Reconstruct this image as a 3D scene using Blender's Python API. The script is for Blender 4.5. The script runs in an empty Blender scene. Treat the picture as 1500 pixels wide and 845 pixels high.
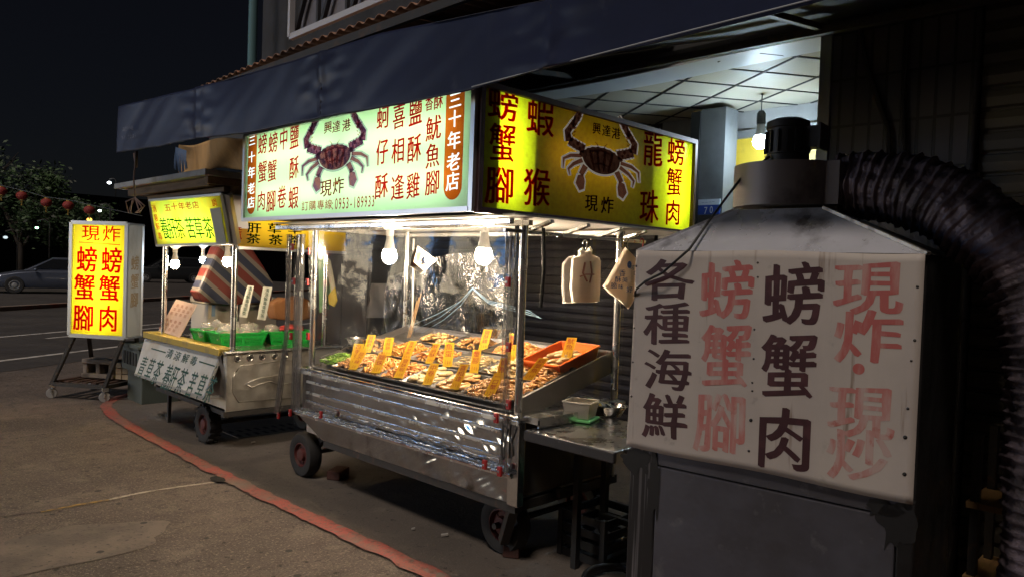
import bpy, math, random
from mathutils import Vector as V, Matrix, noise as mnoise
random.seed(7)
SC = bpy.context.scene
COL = SC.collection
PI = math.pi

# ------------------------------------------------------------------ survey of the place
# world: X runs into the building, Y runs along the street, Z up; the photographer stands at 0,0
FOC, CX, CY, EYE = 1085.0, 750.0, 422.5, 1.6
def _r0(px, py): return V(((px-CX)/FOC, (py-CY)/FOC, 1.0))
_d1 = _r0(-340, 356).normalized()
_d2 = _r0(1831, 433); _d2 = (_d2 - _d1*_d2.dot(_d1)).normalized()
_up = _d2.cross(_d1)
def ray(px, py):
    r = _r0(px, py); return V((_d2.dot(r), _d1.dot(r), _up.dot(r)))
EYEP = V((0, 0, EYE))
def P(px, py, ax, val):
    d = ray(px, py); i = 'xyz'.index(ax)
    return EYEP + d*((val-EYEP[i])/d[i])
def PP(px, py, pt, n):
    d = ray(px, py); n = V(n)
    return EYEP + d*((V(pt)-EYEP).dot(n)/d.dot(n))

# ------------------------------------------------------------------ mesh helpers
class MB:
    def __init__(s): s.v = []; s.f = []; s.m = []
    def add(s, vs, fs, mi=0):
        b = len(s.v); s.v += [V(x) for x in vs]
        for f in fs: s.f.append([i+b for i in f]); s.m.append(mi)
        return s
    def quad(s, a, b, c, d, mi=0): return s.add([a, b, c, d], [(0, 1, 2, 3)], mi)
    def box(s, x0, y0, z0, x1, y1, z1, mi=0):
        x0, x1 = min(x0, x1), max(x0, x1); y0, y1 = min(y0, y1), max(y0, y1); z0, z1 = min(z0, z1), max(z0, z1)
        return s.add([(x0,y0,z0),(x1,y0,z0),(x1,y1,z0),(x0,y1,z0),(x0,y0,z1),(x1,y0,z1),(x1,y1,z1),(x0,y1,z1)],
                     [(0,3,2,1),(4,5,6,7),(0,1,5,4),(1,2,6,5),(2,3,7,6),(3,0,4,7)], mi)
    def obox(s, c, a, b, d, mi=0):          # centre and three half-axes
        c, a, b, d = V(c), V(a), V(b), V(d)
        return s.add([c-a-b-d, c+a-b-d, c+a+b-d, c-a+b-d, c-a-b+d, c+a-b+d, c+a+b+d, c-a+b+d],
                     [(0,3,2,1),(4,5,6,7),(0,1,5,4),(1,2,6,5),(2,3,7,6),(3,0,4,7)], mi)
    def bar(s, a, b, w, h, mi=0, up=(0,0,1)):   # rectangular bar between two points
        a, b = V(a), V(b); d = b-a
        if d.length < 1e-6: return s
        t = d.normalized(); u = V(up)
        if abs(t.dot(u)) > .98: u = V((1, 0, 0))
        x = t.cross(u).normalized(); y = x.cross(t)
        return s.obox((a+b)/2, d/2, x*w/2, y*h/2, mi)
    def tube(s, pts, r, n=8, mi=0, caps=True):
        pts = [V(p) for p in pts]; N = len(pts)
        rs = r if isinstance(r, (list, tuple)) else [r]*N
        ref = None; rings = []; b = len(s.v)
        for i, p in enumerate(pts):
            t = (pts[min(i+1, N-1)]-pts[max(i-1, 0)]).normalized()
            if ref is None:
                ref = t.orthogonal().normalized()
            ref = (ref - t*ref.dot(t)).normalized(); bn = t.cross(ref)
            for k in range(n):
                a = 2*PI*k/n; s.v.append(p+(ref*math.cos(a)+bn*math.sin(a))*rs[i])
        for i in range(N-1):
            for k in range(n):
                k2 = (k+1) % n
                s.f.append([b+i*n+k, b+i*n+k2, b+(i+1)*n+k2, b+(i+1)*n+k]); s.m.append(mi)
        if caps:
            s.f.append([b+k for k in range(n)][::-1]); s.m.append(mi)
            s.f.append([b+(N-1)*n+k for k in range(n)]); s.m.append(mi)
        return s
    def lathe(s, prof, o, axis=(0,0,1), n=20, mi=0, a0=0, a1=2*PI):
        ax = V(axis).normalized(); x = ax.orthogonal().normalized(); y = ax.cross(x); o = V(o); b = len(s.v)
        for r, h in prof:
            for k in range(n):
                a = a0+(a1-a0)*k/n; s.v.append(o+ax*h+(x*math.cos(a)+y*math.sin(a))*r)
        for i in range(len(prof)-1):
            for k in range(n):
                k2 = (k+1) % n
                s.f.append([b+i*n+k, b+i*n+k2, b+(i+1)*n+k2, b+(i+1)*n+k]); s.m.append(mi)
        return s
    def prism(s, poly, vec, mi=0):
        poly = [V(p) for p in poly]; vec = V(vec); n = len(poly)
        return s.add(poly+[p+vec for p in poly], [list(range(n))[::-1], [n+i for i in range(n)]] +
                     [(i, (i+1) % n, n+(i+1) % n, n+i) for i in range(n)], mi)
    def sphere(s, c, r, n=12, m=8, sq=(1,1,1), mi=0):
        c = V(c); b = len(s.v)
        for i in range(m+1):
            th = PI*i/m
            for k in range(n):
                a = 2*PI*k/n
                s.v.append(c+V((r*sq[0]*math.sin(th)*math.cos(a), r*sq[1]*math.sin(th)*math.sin(a), r*sq[2]*math.cos(th))))
        for i in range(m):
            for k in range(n):
                k2 = (k+1) % n; s.f.append([b+i*n+k, b+(i+1)*n+k, b+(i+1)*n+k2, b+i*n+k2]); s.m.append(mi)
        return s
    def grid(s, fn, nu, nv, mi=0):
        b = len(s.v)
        for j in range(nv+1):
            for i in range(nu+1): s.v.append(V(fn(i/nu, j/nv)))
        for j in range(nv):
            for i in range(nu):
                q = b+j*(nu+1)+i; s.f.append([q, q+1, q+nu+2, q+nu+1]); s.m.append(mi)
        return s
    def build(s, name, mats, parent=None, smooth=False, bevel=0, solid=0):
        root = parent
        while root is not None and root.parent is not None: root = root.parent
        if root is not None: org = V(root.location)
        else:
            xs = [v.x for v in s.v]; ys = [v.y for v in s.v]; zs = [v.z for v in s.v]
            org = V(((min(xs)+max(xs))/2, (min(ys)+max(ys))/2, min(zs)))
        me = bpy.data.meshes.new(name)
        me.from_pydata([v-org for v in s.v], [], s.f)
        ms = mats if isinstance(mats, (list, tuple)) else [mats]
        for m in ms: me.materials.append(m)
        if len(ms) > 1:
            for p, k in zip(me.polygons, s.m): p.material_index = k
        if smooth:
            for p in me.polygons: p.use_smooth = True
        me.update()
        o = bpy.data.objects.new(name, me); COL.objects.link(o)
        if parent is not None: o.parent = parent
        else: o.location = org
        if smooth and smooth != 'all':
            try: me.set_sharp_from_angle(angle=math.radians(40))
            except Exception: pass
        if solid:
            md = o.modifiers.new('thick', 'SOLIDIFY'); md.thickness = solid; md.offset = 0
        if bevel:
            md = o.modifiers.new('bevel', 'BEVEL'); md.width = bevel; md.segments = 2; md.limit_method = 'ANGLE'
            md.angle_limit = math.radians(50)
        return o

def tag(o, label=None, cat=None, group=None, kind=None):
    if label: o['label'] = label
    if cat: o['category'] = cat
    if group: o['group'] = group
    if kind: o['kind'] = kind
    return o
def thing(name, loc, label, cat, group=None):
    o = bpy.data.objects.new(name, None); COL.objects.link(o); o.location = V(loc); o.empty_display_size = .1
    return tag(o, label, cat, group)
def copy_tree(o, parent=None):
    c = o.copy(); COL.objects.link(c)
    if parent is not None: c.parent = parent
    for ch in list(o.children): copy_tree(ch, c)
    return c
def nz(x, y=0, z=0): return mnoise.noise(V((x, y, z)))

# ------------------------------------------------------------------ materials
def _new(name):
    m = bpy.data.materials.new(name); m.use_nodes = True
    nt = m.node_tree; nt.nodes.clear()
    out = nt.nodes.new('ShaderNodeOutputMaterial'); return m, nt, out
def _noise(nt, scale, detail=4, stretch=None, rough=.6):
    tc = nt.nodes.new('ShaderNodeTexCoord'); src = tc.outputs['Object']
    if stretch:
        mp = nt.nodes.new('ShaderNodeMapping'); mp.inputs['Scale'].default_value = stretch
        nt.links.new(src, mp.inputs['Vector']); src = mp.outputs['Vector']
    n = nt.nodes.new('ShaderNodeTexNoise'); n.inputs['Scale'].default_value = scale
    n.inputs['Detail'].default_value = detail; n.inputs['Roughness'].default_value = rough
    nt.links.new(src, n.inputs['Vector']); return n
def _ramp(nt, src, a, b):
    r = nt.nodes.new('ShaderNodeMapRange'); r.inputs['From Min'].default_value = a; r.inputs['From Max'].default_value = b
    nt.links.new(src, r.inputs['Value']); return r.outputs['Result']
def _mix(nt, fac, a, b):
    n = nt.nodes.new('ShaderNodeMix'); n.data_type = 'RGBA'
    for sock, val in ((n.inputs[0], fac), (n.inputs[6], a), (n.inputs[7], b)):
        if isinstance(val, (int, float)): sock.default_value = val
        elif isinstance(val, (tuple, list)): sock.default_value = (*val[:3], 1)
        else: nt.links.new(val, sock)
    return n.outputs[2]
def mat(name, col, rough=.5, metal=0, dirt=(), bump=(), rvar=None, spec=.5, coat=0, trans=0):
    """dirt: (colour, scale, lo, hi[, stretch]) patches; bump: (scale, strength, distance[, stretch])"""
    m, nt, out = _new(name)
    p = nt.nodes.new('ShaderNodeBsdfPrincipled'); nt.links.new(p.outputs[0], out.inputs[0])
    p.inputs['Base Color'].default_value = (*col, 1); p.inputs['Roughness'].default_value = rough
    p.inputs['Metallic'].default_value = metal; p.inputs['Specular IOR Level'].default_value = spec
    if coat: p.inputs['Coat Weight'].default_value = coat; p.inputs['Coat Roughness'].default_value = .1
    if trans: p.inputs['Transmission Weight'].default_value = trans
    cur = col
    for d in dirt:
        n = _noise(nt, d[1], 6, d[4] if len(d) > 4 else None)
        cur = _mix(nt, _ramp(nt, n.outputs['Fac'], d[2], d[3]), cur, d[0])
    if dirt: nt.links.new(cur, p.inputs['Base Color'])
    if rvar:
        n = _noise(nt, rvar[0], 5, rvar[3] if len(rvar) > 3 else None)
        r = nt.nodes.new('ShaderNodeMapRange'); r.inputs['From Min'].default_value = .3; r.inputs['From Max'].default_value = .7
        r.inputs['To Min'].default_value = rvar[1]; r.inputs['To Max'].default_value = rvar[2]
        nt.links.new(n.outputs['Fac'], r.inputs['Value']); nt.links.new(r.outputs[0], p.inputs['Roughness'])
    last = None
    for b in bump:
        n = _noise(nt, b[0], 5, b[3] if len(b) > 3 else None)
        bn = nt.nodes.new('ShaderNodeBump'); bn.inputs['Strength'].default_value = b[1]; bn.inputs['Distance'].default_value = b[2]
        nt.links.new(n.outputs['Fac'], bn.inputs['Height'])
        if last: nt.links.new(last, bn.inputs['Normal'])
        last = bn.outputs[0]
    if last: nt.links.new(last, p.inputs['Normal'])
    return m
def emit(name, col, s):
    m, nt, out = _new(name); e = nt.nodes.new('ShaderNodeEmission')
    e.inputs[0].default_value = (*col, 1); e.inputs[1].default_value = s; nt.links.new(e.outputs[0], out.inputs[0]); return m
def film(name, col, var=None):
    """coloured transparent print on a backlit face: what is behind shines through it"""
    m, nt, out = _new(name); t = nt.nodes.new('ShaderNodeBsdfTransparent'); t.inputs[0].default_value = (*col, 1)
    if var:
        n = _noise(nt, var[1], 5); nt.links.new(_mix(nt, _ramp(nt, n.outputs['Fac'], var[2], var[3]), col, var[0]), t.inputs[0])
    d = nt.nodes.new('ShaderNodeBsdfDiffuse'); d.inputs[0].default_value = (*col, 1)
    mx = nt.nodes.new('ShaderNodeMixShader'); mx.inputs[0].default_value = .06
    nt.links.new(t.outputs[0], mx.inputs[1]); nt.links.new(d.outputs[0], mx.inputs[2]); nt.links.new(mx.outputs[0], out.inputs[0]); return m
def panel(name, col, tr=.8, dirt=None, ribs=0):
    """translucent lightbox face"""
    m, nt, out = _new(name); c = col
    if dirt:
        n = _noise(nt, dirt[1], 6, dirt[4] if len(dirt) > 4 else None); c = _mix(nt, _ramp(nt, n.outputs['Fac'], dirt[2], dirt[3]), col, dirt[0])
    d = nt.nodes.new('ShaderNodeBsdfDiffuse'); t = nt.nodes.new('ShaderNodeBsdfTranslucent')
    for sh in (d, t):
        if dirt: nt.links.new(c, sh.inputs[0])
        else: sh.inputs[0].default_value = (*col, 1)
    mx = nt.nodes.new('ShaderNodeMixShader'); mx.inputs[0].default_value = tr
    nt.links.new(d.outputs[0], mx.inputs[1]); nt.links.new(t.outputs[0], mx.inputs[2])
    g = nt.nodes.new('ShaderNodeBsdfGlossy'); g.inputs['Roughness'].default_value = .25
    m2 = nt.nodes.new('ShaderNodeMixShader'); m2.inputs[0].default_value = .03
    nt.links.new(mx.outputs[0], m2.inputs[1]); nt.links.new(g.outputs[0], m2.inputs[2]); nt.links.new(m2.outputs[0], out.inputs[0])
    return m
def plastic(name, tint=(.94,.94,.95), gl=.10, rough=.06, bump=((3, .25, .05),), haze=0.02, ior=1.25):
    """clear soft plastic sheet"""
    m, nt, out = _new(name)
    t = nt.nodes.new('ShaderNodeBsdfTransparent'); t.inputs[0].default_value = (*tint, 1)
    g = nt.nodes.new('ShaderNodeBsdfGlossy'); g.inputs['Roughness'].default_value = rough
    d = nt.nodes.new('ShaderNodeBsdfDiffuse'); d.inputs[0].default_value = (.8, .8, .8, 1)
    last = None
    for b in bump:
        n = _noise(nt, b[0], 4, b[3] if len(b) > 3 else None); bn = nt.nodes.new('ShaderNodeBump')
        bn.inputs['Strength'].default_value = b[1]; bn.inputs['Distance'].default_value = b[2]
        nt.links.new(n.outputs['Fac'], bn.inputs['Height'])
        if last: nt.links.new(last, bn.inputs['Normal'])
        last = bn.outputs[0]
    nt.links.new(last, g.inputs['Normal'])
    fr = nt.nodes.new('ShaderNodeMath'); fr.operation = 'POWER'; lw0 = nt.nodes.new('ShaderNodeLayerWeight'); nt.links.new(lw0.outputs['Facing'], fr.inputs[0]); fr.inputs[1].default_value = 4
    ad = nt.nodes.new('ShaderNodeMath'); ad.operation = 'ADD'; ad.inputs[1].default_value = gl; ad.use_clamp = True
    nt.links.new(fr.outputs[0], ad.inputs[0])
    mx = nt.nodes.new('ShaderNodeMixShader'); nt.links.new(ad.outputs[0], mx.inputs[0])
    nt.links.new(t.outputs[0], mx.inputs[1]); nt.links.new(g.outputs[0], mx.inputs[2])
    m2 = nt.nodes.new('ShaderNodeMixShader'); m2.inputs[0].default_value = haze
    nt.links.new(mx.outputs[0], m2.inputs[1]); nt.links.new(d.outputs[0], m2.inputs[2]); nt.links.new(m2.outputs[0], out.inputs[0]); return m

STEEL = mat('stainless', (.74,.73,.71), .2, 1, rvar=(6, .14, .34), bump=((2.5, .10, .05), (60, .03, .002)))
STEELW = mat('stainless_wavy', (.74,.75,.77), .12, 1, rvar=(5, .07, .18), dirt=(((.5,.5,.51), 3, .5, .75),), bump=((9, .12, .02, (1, 1.1, .5)),))
STEELD = mat('stainless_dull', (.46,.45,.44), .38, 1, dirt=(((.16,.13,.1), 5, .5, .75),), rvar=(8, .28, .5), bump=((4, .12, .03),))
IRON = mat('dark_iron', (.045,.042,.04), .6, .3, dirt=(((.12,.07,.045), 14, .55, .75),), bump=((30, .2, .004),))
BLACK = mat('black_plastic', (.012,.012,.013), .45)
RUBBER = mat('tyre_rubber', (.018,.017,.017), .75, bump=((60, .3, .003),))
HUB = mat('red_painted_hub', (.10,.018,.015), .7, 0, dirt=(((.05,.03,.025), 12, .45, .7),))
GREYP = mat('grey_painted_metal', (.30,.30,.30), .45, .2, dirt=(((.15,.14,.13), 8, .5, .75),))
WHITEP = mat('white_plastic', (.72,.71,.68), .4)
TRAY = mat('tray_metal', (.30,.285,.27), .36, .9, rvar=(10, .25, .45))
TRAYD = mat('dark_tray', (.09,.088,.09), .35, .7, rvar=(10, .25, .45))
REDCLIP = mat('red_clip', (.42,.02,.02), .4)
PLAST = plastic('clear_curtain', bump=((1.4, .30, .08), (6, .05, .02)), gl=.03, rough=.13, haze=.006)
PLASTF = plastic('folded_curtain', tint=(.86,.86,.87), gl=.16, rough=.12, haze=.05, bump=((12, .6, .03, (1, 1, .15)),))
def thinmat(name, col, tr=.45):
    m, nt, out = _new(name); d = nt.nodes.new('ShaderNodeBsdfDiffuse'); t = nt.nodes.new('ShaderNodeBsdfTranslucent'); n = _noise(nt, 14, 4, (1, 1, .3))
    b = nt.nodes.new('ShaderNodeBump'); b.inputs['Strength'].default_value = .5; b.inputs['Distance'].default_value = .01; nt.links.new(n.outputs['Fac'], b.inputs['Height'])
    for sh in (d, t): sh.inputs[0].default_value = (*col, 1); nt.links.new(b.outputs[0], sh.inputs['Normal'])
    mx = nt.nodes.new('ShaderNodeMixShader'); mx.inputs[0].default_value = tr; nt.links.new(d.outputs[0], mx.inputs[1]); nt.links.new(t.outputs[0], mx.inputs[2]); nt.links.new(mx.outputs[0], out.inputs[0]); return m
BAG = thinmat('milky_bag', (.92,.84,.74), .55)
CARDY = mat('yellow_card', (.85,.52,.03), .5)
REDINK = mat('red_ink', (.5,.03,.02), .6)
FILM_R = film('film_red', (.85,.06,.02))
FILM_DR = film('film_dark_red', (.62,.02,.012))
FILM_BRN = film('film_brown', (.55,.10,.02))
FILM_O = film('film_orange', (.9,.13,.02))
FILM_G = film('film_green', (.012,.36,.012))
FILM_DG = film('film_dark_green', (.01,.13,.02))

# ------------------------------------------------------------------ lettering
_cache = {}
def glyph(ch, off=0.0, res=3):
    k = (ch, off, res)
    if k in _cache: return _cache[k]
    cu = bpy.data.curves.new('t', 'FONT'); cu.body = ch; cu.resolution_u = res; cu.offset = off; cu.fill_mode = 'FRONT'
    ob = bpy.data.objects.new('t', cu); COL.objects.link(ob)
    bpy.context.view_layer.update()
    me = bpy.data.meshes.new_from_object(ob.evaluated_get(bpy.context.evaluated_depsgraph_get()))
    vs = [(v.co.x, v.co.y) for v in me.vertices]; fs = [list(p.vertices) for p in me.polygons]
    bpy.data.objects.remove(ob); bpy.data.curves.remove(cu); bpy.data.meshes.remove(me)
    _cache[k] = (vs, fs); return vs, fs
SANS = dict(off=0, nib=((-.012, -.006), (.012, .006)), skew=0, wob=0)
ROUND = dict(off=0, nib=((-.022, -.012), (.022, -.012), (-.022, .012), (.022, .012)), skew=0, wob=0)
BOLD = dict(off=0, nib=((-.016, 0), (.016, 0)), skew=0, wob=0)
THIN = dict(off=0, nib=((0, 0),), skew=0, wob=0)
BRUSH = dict(off=0, nib=tuple((t*.022, -t*.006) for t in (-1, 0, 1)), skew=.08, wob=.014)
BRUSHB = dict(off=0, nib=tuple((t*.024, -t*.010) for t in (-1, -.33, .33, 1)), skew=.10, wob=.020)
def put(mb, ch, o, ex, ey, n, style, lift=.0015, res=3, mi=0):
    """glyph with its em box centred on o, ex/ey = full em width/height vectors, n = outward normal"""
    vs, fs = glyph(ch, style['off'], res)
    if not vs: return
    han = ord(ch) > 0x2e80
    if not han:
        w0 = min(v[0] for v in vs); w1 = max(v[0] for v in vs)
    for i, (dx, dy) in enumerate(style['nib']):
        q = []
        for x, y in vs:
            if han: u, w = x-.5, y-.38
            else: u, w = (x-(w0+w1)/2)*1.15, (y-.36)*1.15
            if style['wob']:
                ww = style['wob']; a = nz(x*3.1, y*3.1, ord(ch)*.37); b = nz(x*3.1+9, y*3.1, ord(ch)*.37)
                u += ww*a*1.5; w += ww*b*1.5
            w += style['skew']*u
            q.append(o + ex*(u+dx) + ey*(w+dy) + n*(lift+i*.00008))
        mb.add(q, fs, mi)
def write(mb, items, pt, n, style, **kw):
    """items: (char, px, py, pw, ph) read off the survey photo and laid on the plane (pt, n)"""
    n = V(n).normalized()
    for ch, px, py, pw, ph in items:
        c = PP(px, py, pt, n)
        up = PP(px, py-ph/2, pt, n)-PP(px, py+ph/2, pt, n)
        ri = PP(px+pw/2, py, pt, n)-PP(px-pw/2, py, pt, n)
        # keep letters upright on the sign
        h = V((0, 0, 1)).cross(n).normalized(); vup = n.cross(h)
        put(mb, ch, c, h*ri.dot(h)*1.06, vup*up.dot(vup)*1.06, n, style, **kw)
    return mb

def columns(name, m, parent, cols, pt, n, style, **kw):
    for c in cols: write(MB(), c, pt, n, style, **kw).build(name, m, parent)
# ------------------------------------------------------------------ world, sun, camera
w = bpy.data.worlds.new('World'); SC.world = w; w.use_nodes = True
nt = w.node_tree; bg = nt.nodes['Background']
sky = nt.nodes.new('ShaderNodeTexSky'); sky.sky_type = 'NISHITA'; sky.sun_disc = False
SUN_EL, SUN_AZ = math.radians(58), math.radians(205)     # direction towards the light, azimuth from +X
sky.sun_elevation = SUN_EL; sky.sun_rotation = PI/2-SUN_AZ
nt.links.new(_mix(nt, .55, sky.outputs[0], (1.6, 1.3, 1.9)), bg.inputs[0]); bg.inputs[1].default_value = .0010
ld = bpy.data.lights.new('street_light', 'SUN'); ld.energy = .68; ld.angle = math.radians(9); ld.color = (1, .86, .74)
lo = bpy.data.objects.new('street_light', ld); COL.objects.link(lo)
sd = V((math.cos(SUN_EL)*math.cos(SUN_AZ), math.cos(SUN_EL)*math.sin(SUN_AZ), math.sin(SUN_EL)))
lo.rotation_euler = (-sd).to_track_quat('-Z', 'Y').to_euler(); lo.location = (-3, -2, 8)
cd = bpy.data.cameras.new('Camera'); cam = bpy.data.objects.new('Camera', cd); COL.objects.link(cam)
cd.sensor_width = 36; cd.lens = FOC/1500*36; cd.clip_end = 500; cd.clip_start = .05
rgt = V((_d2.x, _d1.x, _up.x)); dwn = V((_d2.y, _d1.y, _up.y)); fwd = V((_d2.z, _d1.z, _up.z))
cam.matrix_world = Matrix(((rgt.x, -dwn.x, -fwd.x, 0), (rgt.y, -dwn.y, -fwd.y, 0), (rgt.z, -dwn.z, -fwd.z, EYE), (0, 0, 0, 1)))
SC.camera = cam
SC.view_settings.view_transform = 'Standard'; SC.view_settings.look = 'None'; SC.view_settings.gamma = 1
SC.view_settings.exposure = 1.0; SC.view_settings.use_curve_mapping = False
cy = SC.cycles; cy.use_denoising = True; cy.sample_clamp_indirect = 4; cy.max_bounces = 8; cy.transparent_max_bounces = 16
cy.diffuse_bounces = 4; cy.glossy_bounces = 4; cy.caustics_reflective = False; cy.caustics_refractive = False

# ------------------------------------------------------------------ ground, road, markings
CONC = mat('worn_concrete', (.150,.115,.094), .85, dirt=(((.085,.066,.055), .9, .40, .62), ((.20,.158,.13), 3.4, .54, .72), ((.085,.066,.055), 8, .50, .64), ((.24,.19,.155), 60, .54, .64), ((.045,.035,.03), 90, .55, .64), ((.03,.024,.021), 15, .62, .67), ((.27,.22,.18), 170, .60, .67)),
           bump=((40, .9, .014), (7, .5, .04), (130, 1.0, .006)))
PAVE = mat('inner_pavement', (.11,.092,.078), .8, dirt=(((.08,.068,.058), 1.1, .35, .65), ((.15,.128,.105), 4, .55, .8), ((.03,.027,.025), 22, .60, .68), ((.17,.14,.12), 110, .56, .66)),
           bump=((45, .4, .008), (8, .3, .02)))
ASPH = mat('asphalt', (.05,.044,.042), .8, dirt=(((.075,.066,.06), .8, .4, .7), ((.03,.027,.026), 9, .5, .8)), bump=((90, .4, .006),), rvar=(2, .55, .9))
LINE = mat('white_road_paint', (.55,.52,.48), .7, dirt=(((.12,.1,.09), 6, .5, .72),))
REDL = mat('worn_red_paint', (.32,.058,.048), .75, dirt=(((.22,.10,.075), 3, .42, .66), ((.11,.05,.04), 22, .52, .66), ((.15,.115,.092), .9, .52, .62), ((.13,.095,.078), 60, .54, .62), ((.16,.12,.10), 9, .58, .66)), bump=((60, .3, .004),))
def sheet(name, pts, z, m, kind='structure'):
    mb = MB(); mb.add([(p[0], p[1], z) for p in pts], [list(range(len(pts)))])
    o = mb.build(name, m); tag(o, kind=kind); return o
mb = MB()
mb.grid(lambda u, v: (-80+u*200, -60+v*220, 0), 40, 40)
tag(mb.build('ground', CONC), kind='structure')
rd = V((.859, .512, 0)); rn = V((-.512, .859, 0))
def along(p, s, t): q = V((p[0], p[1], 0))+rd*s+rn*t; return (q.x, q.y)
b0 = (2.40, 12.85)
sheet('road', [along(b0, -30, -.9), along(b0, 45, -.9), along(b0, 45, 40), along(b0, -30, 40)], .004, ASPH)
def stripe(name, p, s0, s1, w):
    sheet(name, [along(p, s0, -w/2), along(p, s1, -w/2), along(p, s1, w/2), along(p, s0, w/2)], .008, LINE)
stripe('road_marking', b0, -8, 30, .12)
stripe('road_marking', (3.06, 16.44), -10, 1.6, .12)
stripe('road_marking', (3.68, 15.88), 0, 30, .10)
stripe('road_marking', (4.4, 17.1), 1.2, 30, .10)
tag(MB().box(-30, 0, 0, 40, .25, .12).build('kerb', mat('kerb_stone', (.2,.15,.12), .8, dirt=(((.3,.08,.05), .7, .5, .6),))), kind='structure')
k = bpy.data.objects['kerb']; k.location = (5.0, 24.2, 0); k.rotation_euler = (0, 0, math.radians(38))

# red no-parking line, a straight run that turns in behind the tea cart
cl = [(2.43, -.5), (2.44, 1.5), (2.44, 2.9), (2.40, 4.2), (2.385, 5.25), (2.40, 6.7), (2.42, 7.6), (2.46, 8.15), (2.58, 8.62), (2.82, 8.98), (3.2, 9.25), (3.8, 9.5)]
def smooth_line(c, n=6):
    out = []
    for i in range(len(c)-1):
        p0 = V(c[max(i-1, 0)]); p1 = V(c[i]); p2 = V(c[i+1]); p3 = V(c[min(i+2, len(c)-1)])
        for k in range(n):
            t = k/n
            out.append(.5*((2*p1)+(p2-p0)*t+(2*p0-5*p1+4*p2-p3)*t*t+(3*p1-p0-3*p2+p3)*t*t*t))
    out.append(V(c[-1])); return out
def ribbon(mb, c, w, z, wob=.012):
    c = smooth_line(c, 24 if w > .1 else 8); L = []; Rr = []
    for i, p in enumerate(c):
        t = (c[min(i+1, len(c)-1)]-c[max(i-1, 0)]).normalized(); nn = V((-t.y, t.x))
        a = w/2+wob*(.6*nz(p.x*6, p.y*6)+.5*nz(p.x*27, p.y*27)); b = w/2+wob*(.6*nz(p.x*6+40, p.y*6)+.5*nz(p.x*27+9, p.y*27))
        L.append((p.x+nn.x*a, p.y+nn.y*a, z)); Rr.append((p.x-nn.x*b, p.y-nn.y*b, z))
    for i in range(len(c)-1): mb.quad(Rr[i], Rr[i+1], L[i+1], L[i])
    return c
mb = MB(); ribbon(mb, [(x+.006*nz(y*9), y) for x, y in cl], .112, .012, .034); tag(mb.build('road_marking', REDL), kind='structure')
# the pavement inside the line
inner = [(p.x+.03, p.y) for p in smooth_line(cl)]
mb = MB()
for i in range(len(inner)-1):
    a, b = inner[i], inner[i+1]
    if b[1] <= 9.3: mb.quad((a[0], a[1], .006), (14, a[1], .006), (14, b[1], .006), (b[0], b[1], .006))
tag(mb.build('pavement', PAVE), kind='structure')  # darker tone inside the line also stands for shade under the carts
# filled crack running from the kerb hole out to the road, white then yellow then bare
pc = [P(x, y, 'z', 0) for x, y in ((318, 706), (270, 712), (205, 722), (160, 732), (100, 742), (60, 750), (0, 757), (-60, 764))]
cw = mat('white_crack_filler', (.42,.37,.30), .8, dirt=(((.16,.12,.09), 22, .5, .65),)); cyl = mat('yellow_crack_filler', (.34,.21,.04), .8, dirt=(((.14,.1,.07), 22, .45, .6),))
cdk = mat('open_crack', (.05,.04,.033), .9)
for seg, m, wd in ((pc[0:4], cw, .030), (pc[3:6], cyl, .026), (pc[5:8], cdk, .016)):
    mb = MB(); ribbon(mb, [(p.x, p.y) for p in seg], wd, .004, .012); tag(mb.build('road_crack', m), kind='structure')
h = P(319, 704, 'z', 0); mb = MB(); mb.add([(h.x+.045*math.cos(a)*(1+.3*nz(a*3)), h.y+.09*math.sin(a)*(1+.3*nz(a*3, 4)), .0165) for a in [k*PI/6 for k in range(12)]], [list(range(12))])
tag(mb.build('road_hole', mat('hole_dark', (.008,.007,.006), .95)), kind='structure')
mb = MB(); pr_ = P(95, 800, 'z', 0); mb.add([(pr_.x+.55*math.cos(a)*(1+.3*nz(math.cos(a)*2, math.sin(a)*2)), pr_.y+.30*math.sin(a)*(1+.3*nz(math.cos(a)*2, math.sin(a)*2, 3)), .0035) for a in [k*PI/24 for k in range(48)]], [list(range(48))])
tag(mb.build('road_patch', mat('tar_patch', (.10,.082,.07), .8, dirt=(((.16,.125,.105), 3, .42, .6), ((.045,.038,.034), 30, .58, .68)), bump=((60, .6, .008),))), kind='structure')
GUM = mat('gum_dark', (.035,.03,.028), .8)
mb = MB()
rg = random.Random(11)
for k in range(46):
    gx, gy, gr = rg.uniform(1.0, 2.3), rg.uniform(1.6, 8.5), rg.uniform(.008, .022)
    mb.add([(gx+gr*math.cos(a)*(1+.3*nz(a, k)), gy+gr*math.sin(a)*(1+.3*nz(a, k, 4)), .0045) for a in [i*PI/5 for i in range(10)]], [list(range(10))])
tag(mb.build('ground_spots', GUM), 'dark gum spots and grease drips scattered over the concrete', 'stains', None, 'stuff')
# small litter on the ground
LIT = mat('litter_paper', (.34,.32,.29), .7)
for i, (x, y, wd) in enumerate(((605, 778, .018), (651, 787, .035), (371, 650, .025), (238, 577, .02), (515, 660, .03))):
    p = P(x, y, 'z', 0)
    o = MB().obox(V((p.x, p.y, .018)), V((wd/2, -wd/3, .002)), V((wd/5, wd/4, 0)), V((0, 0, .005))).build('paper_scrap', LIT)
    tag(o, ['small pale scrap of paper on the dark ground below the metal cart', 'white cigarette end lying in front of the metal cart near the camera', 'pale scrap of litter beside the drain grate', 'tiny pale scrap on the concrete left of the red line', 'torn paper scrap beside the front left wheel of the metal cart'][i], 'litter', 'litter on the ground')
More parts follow.
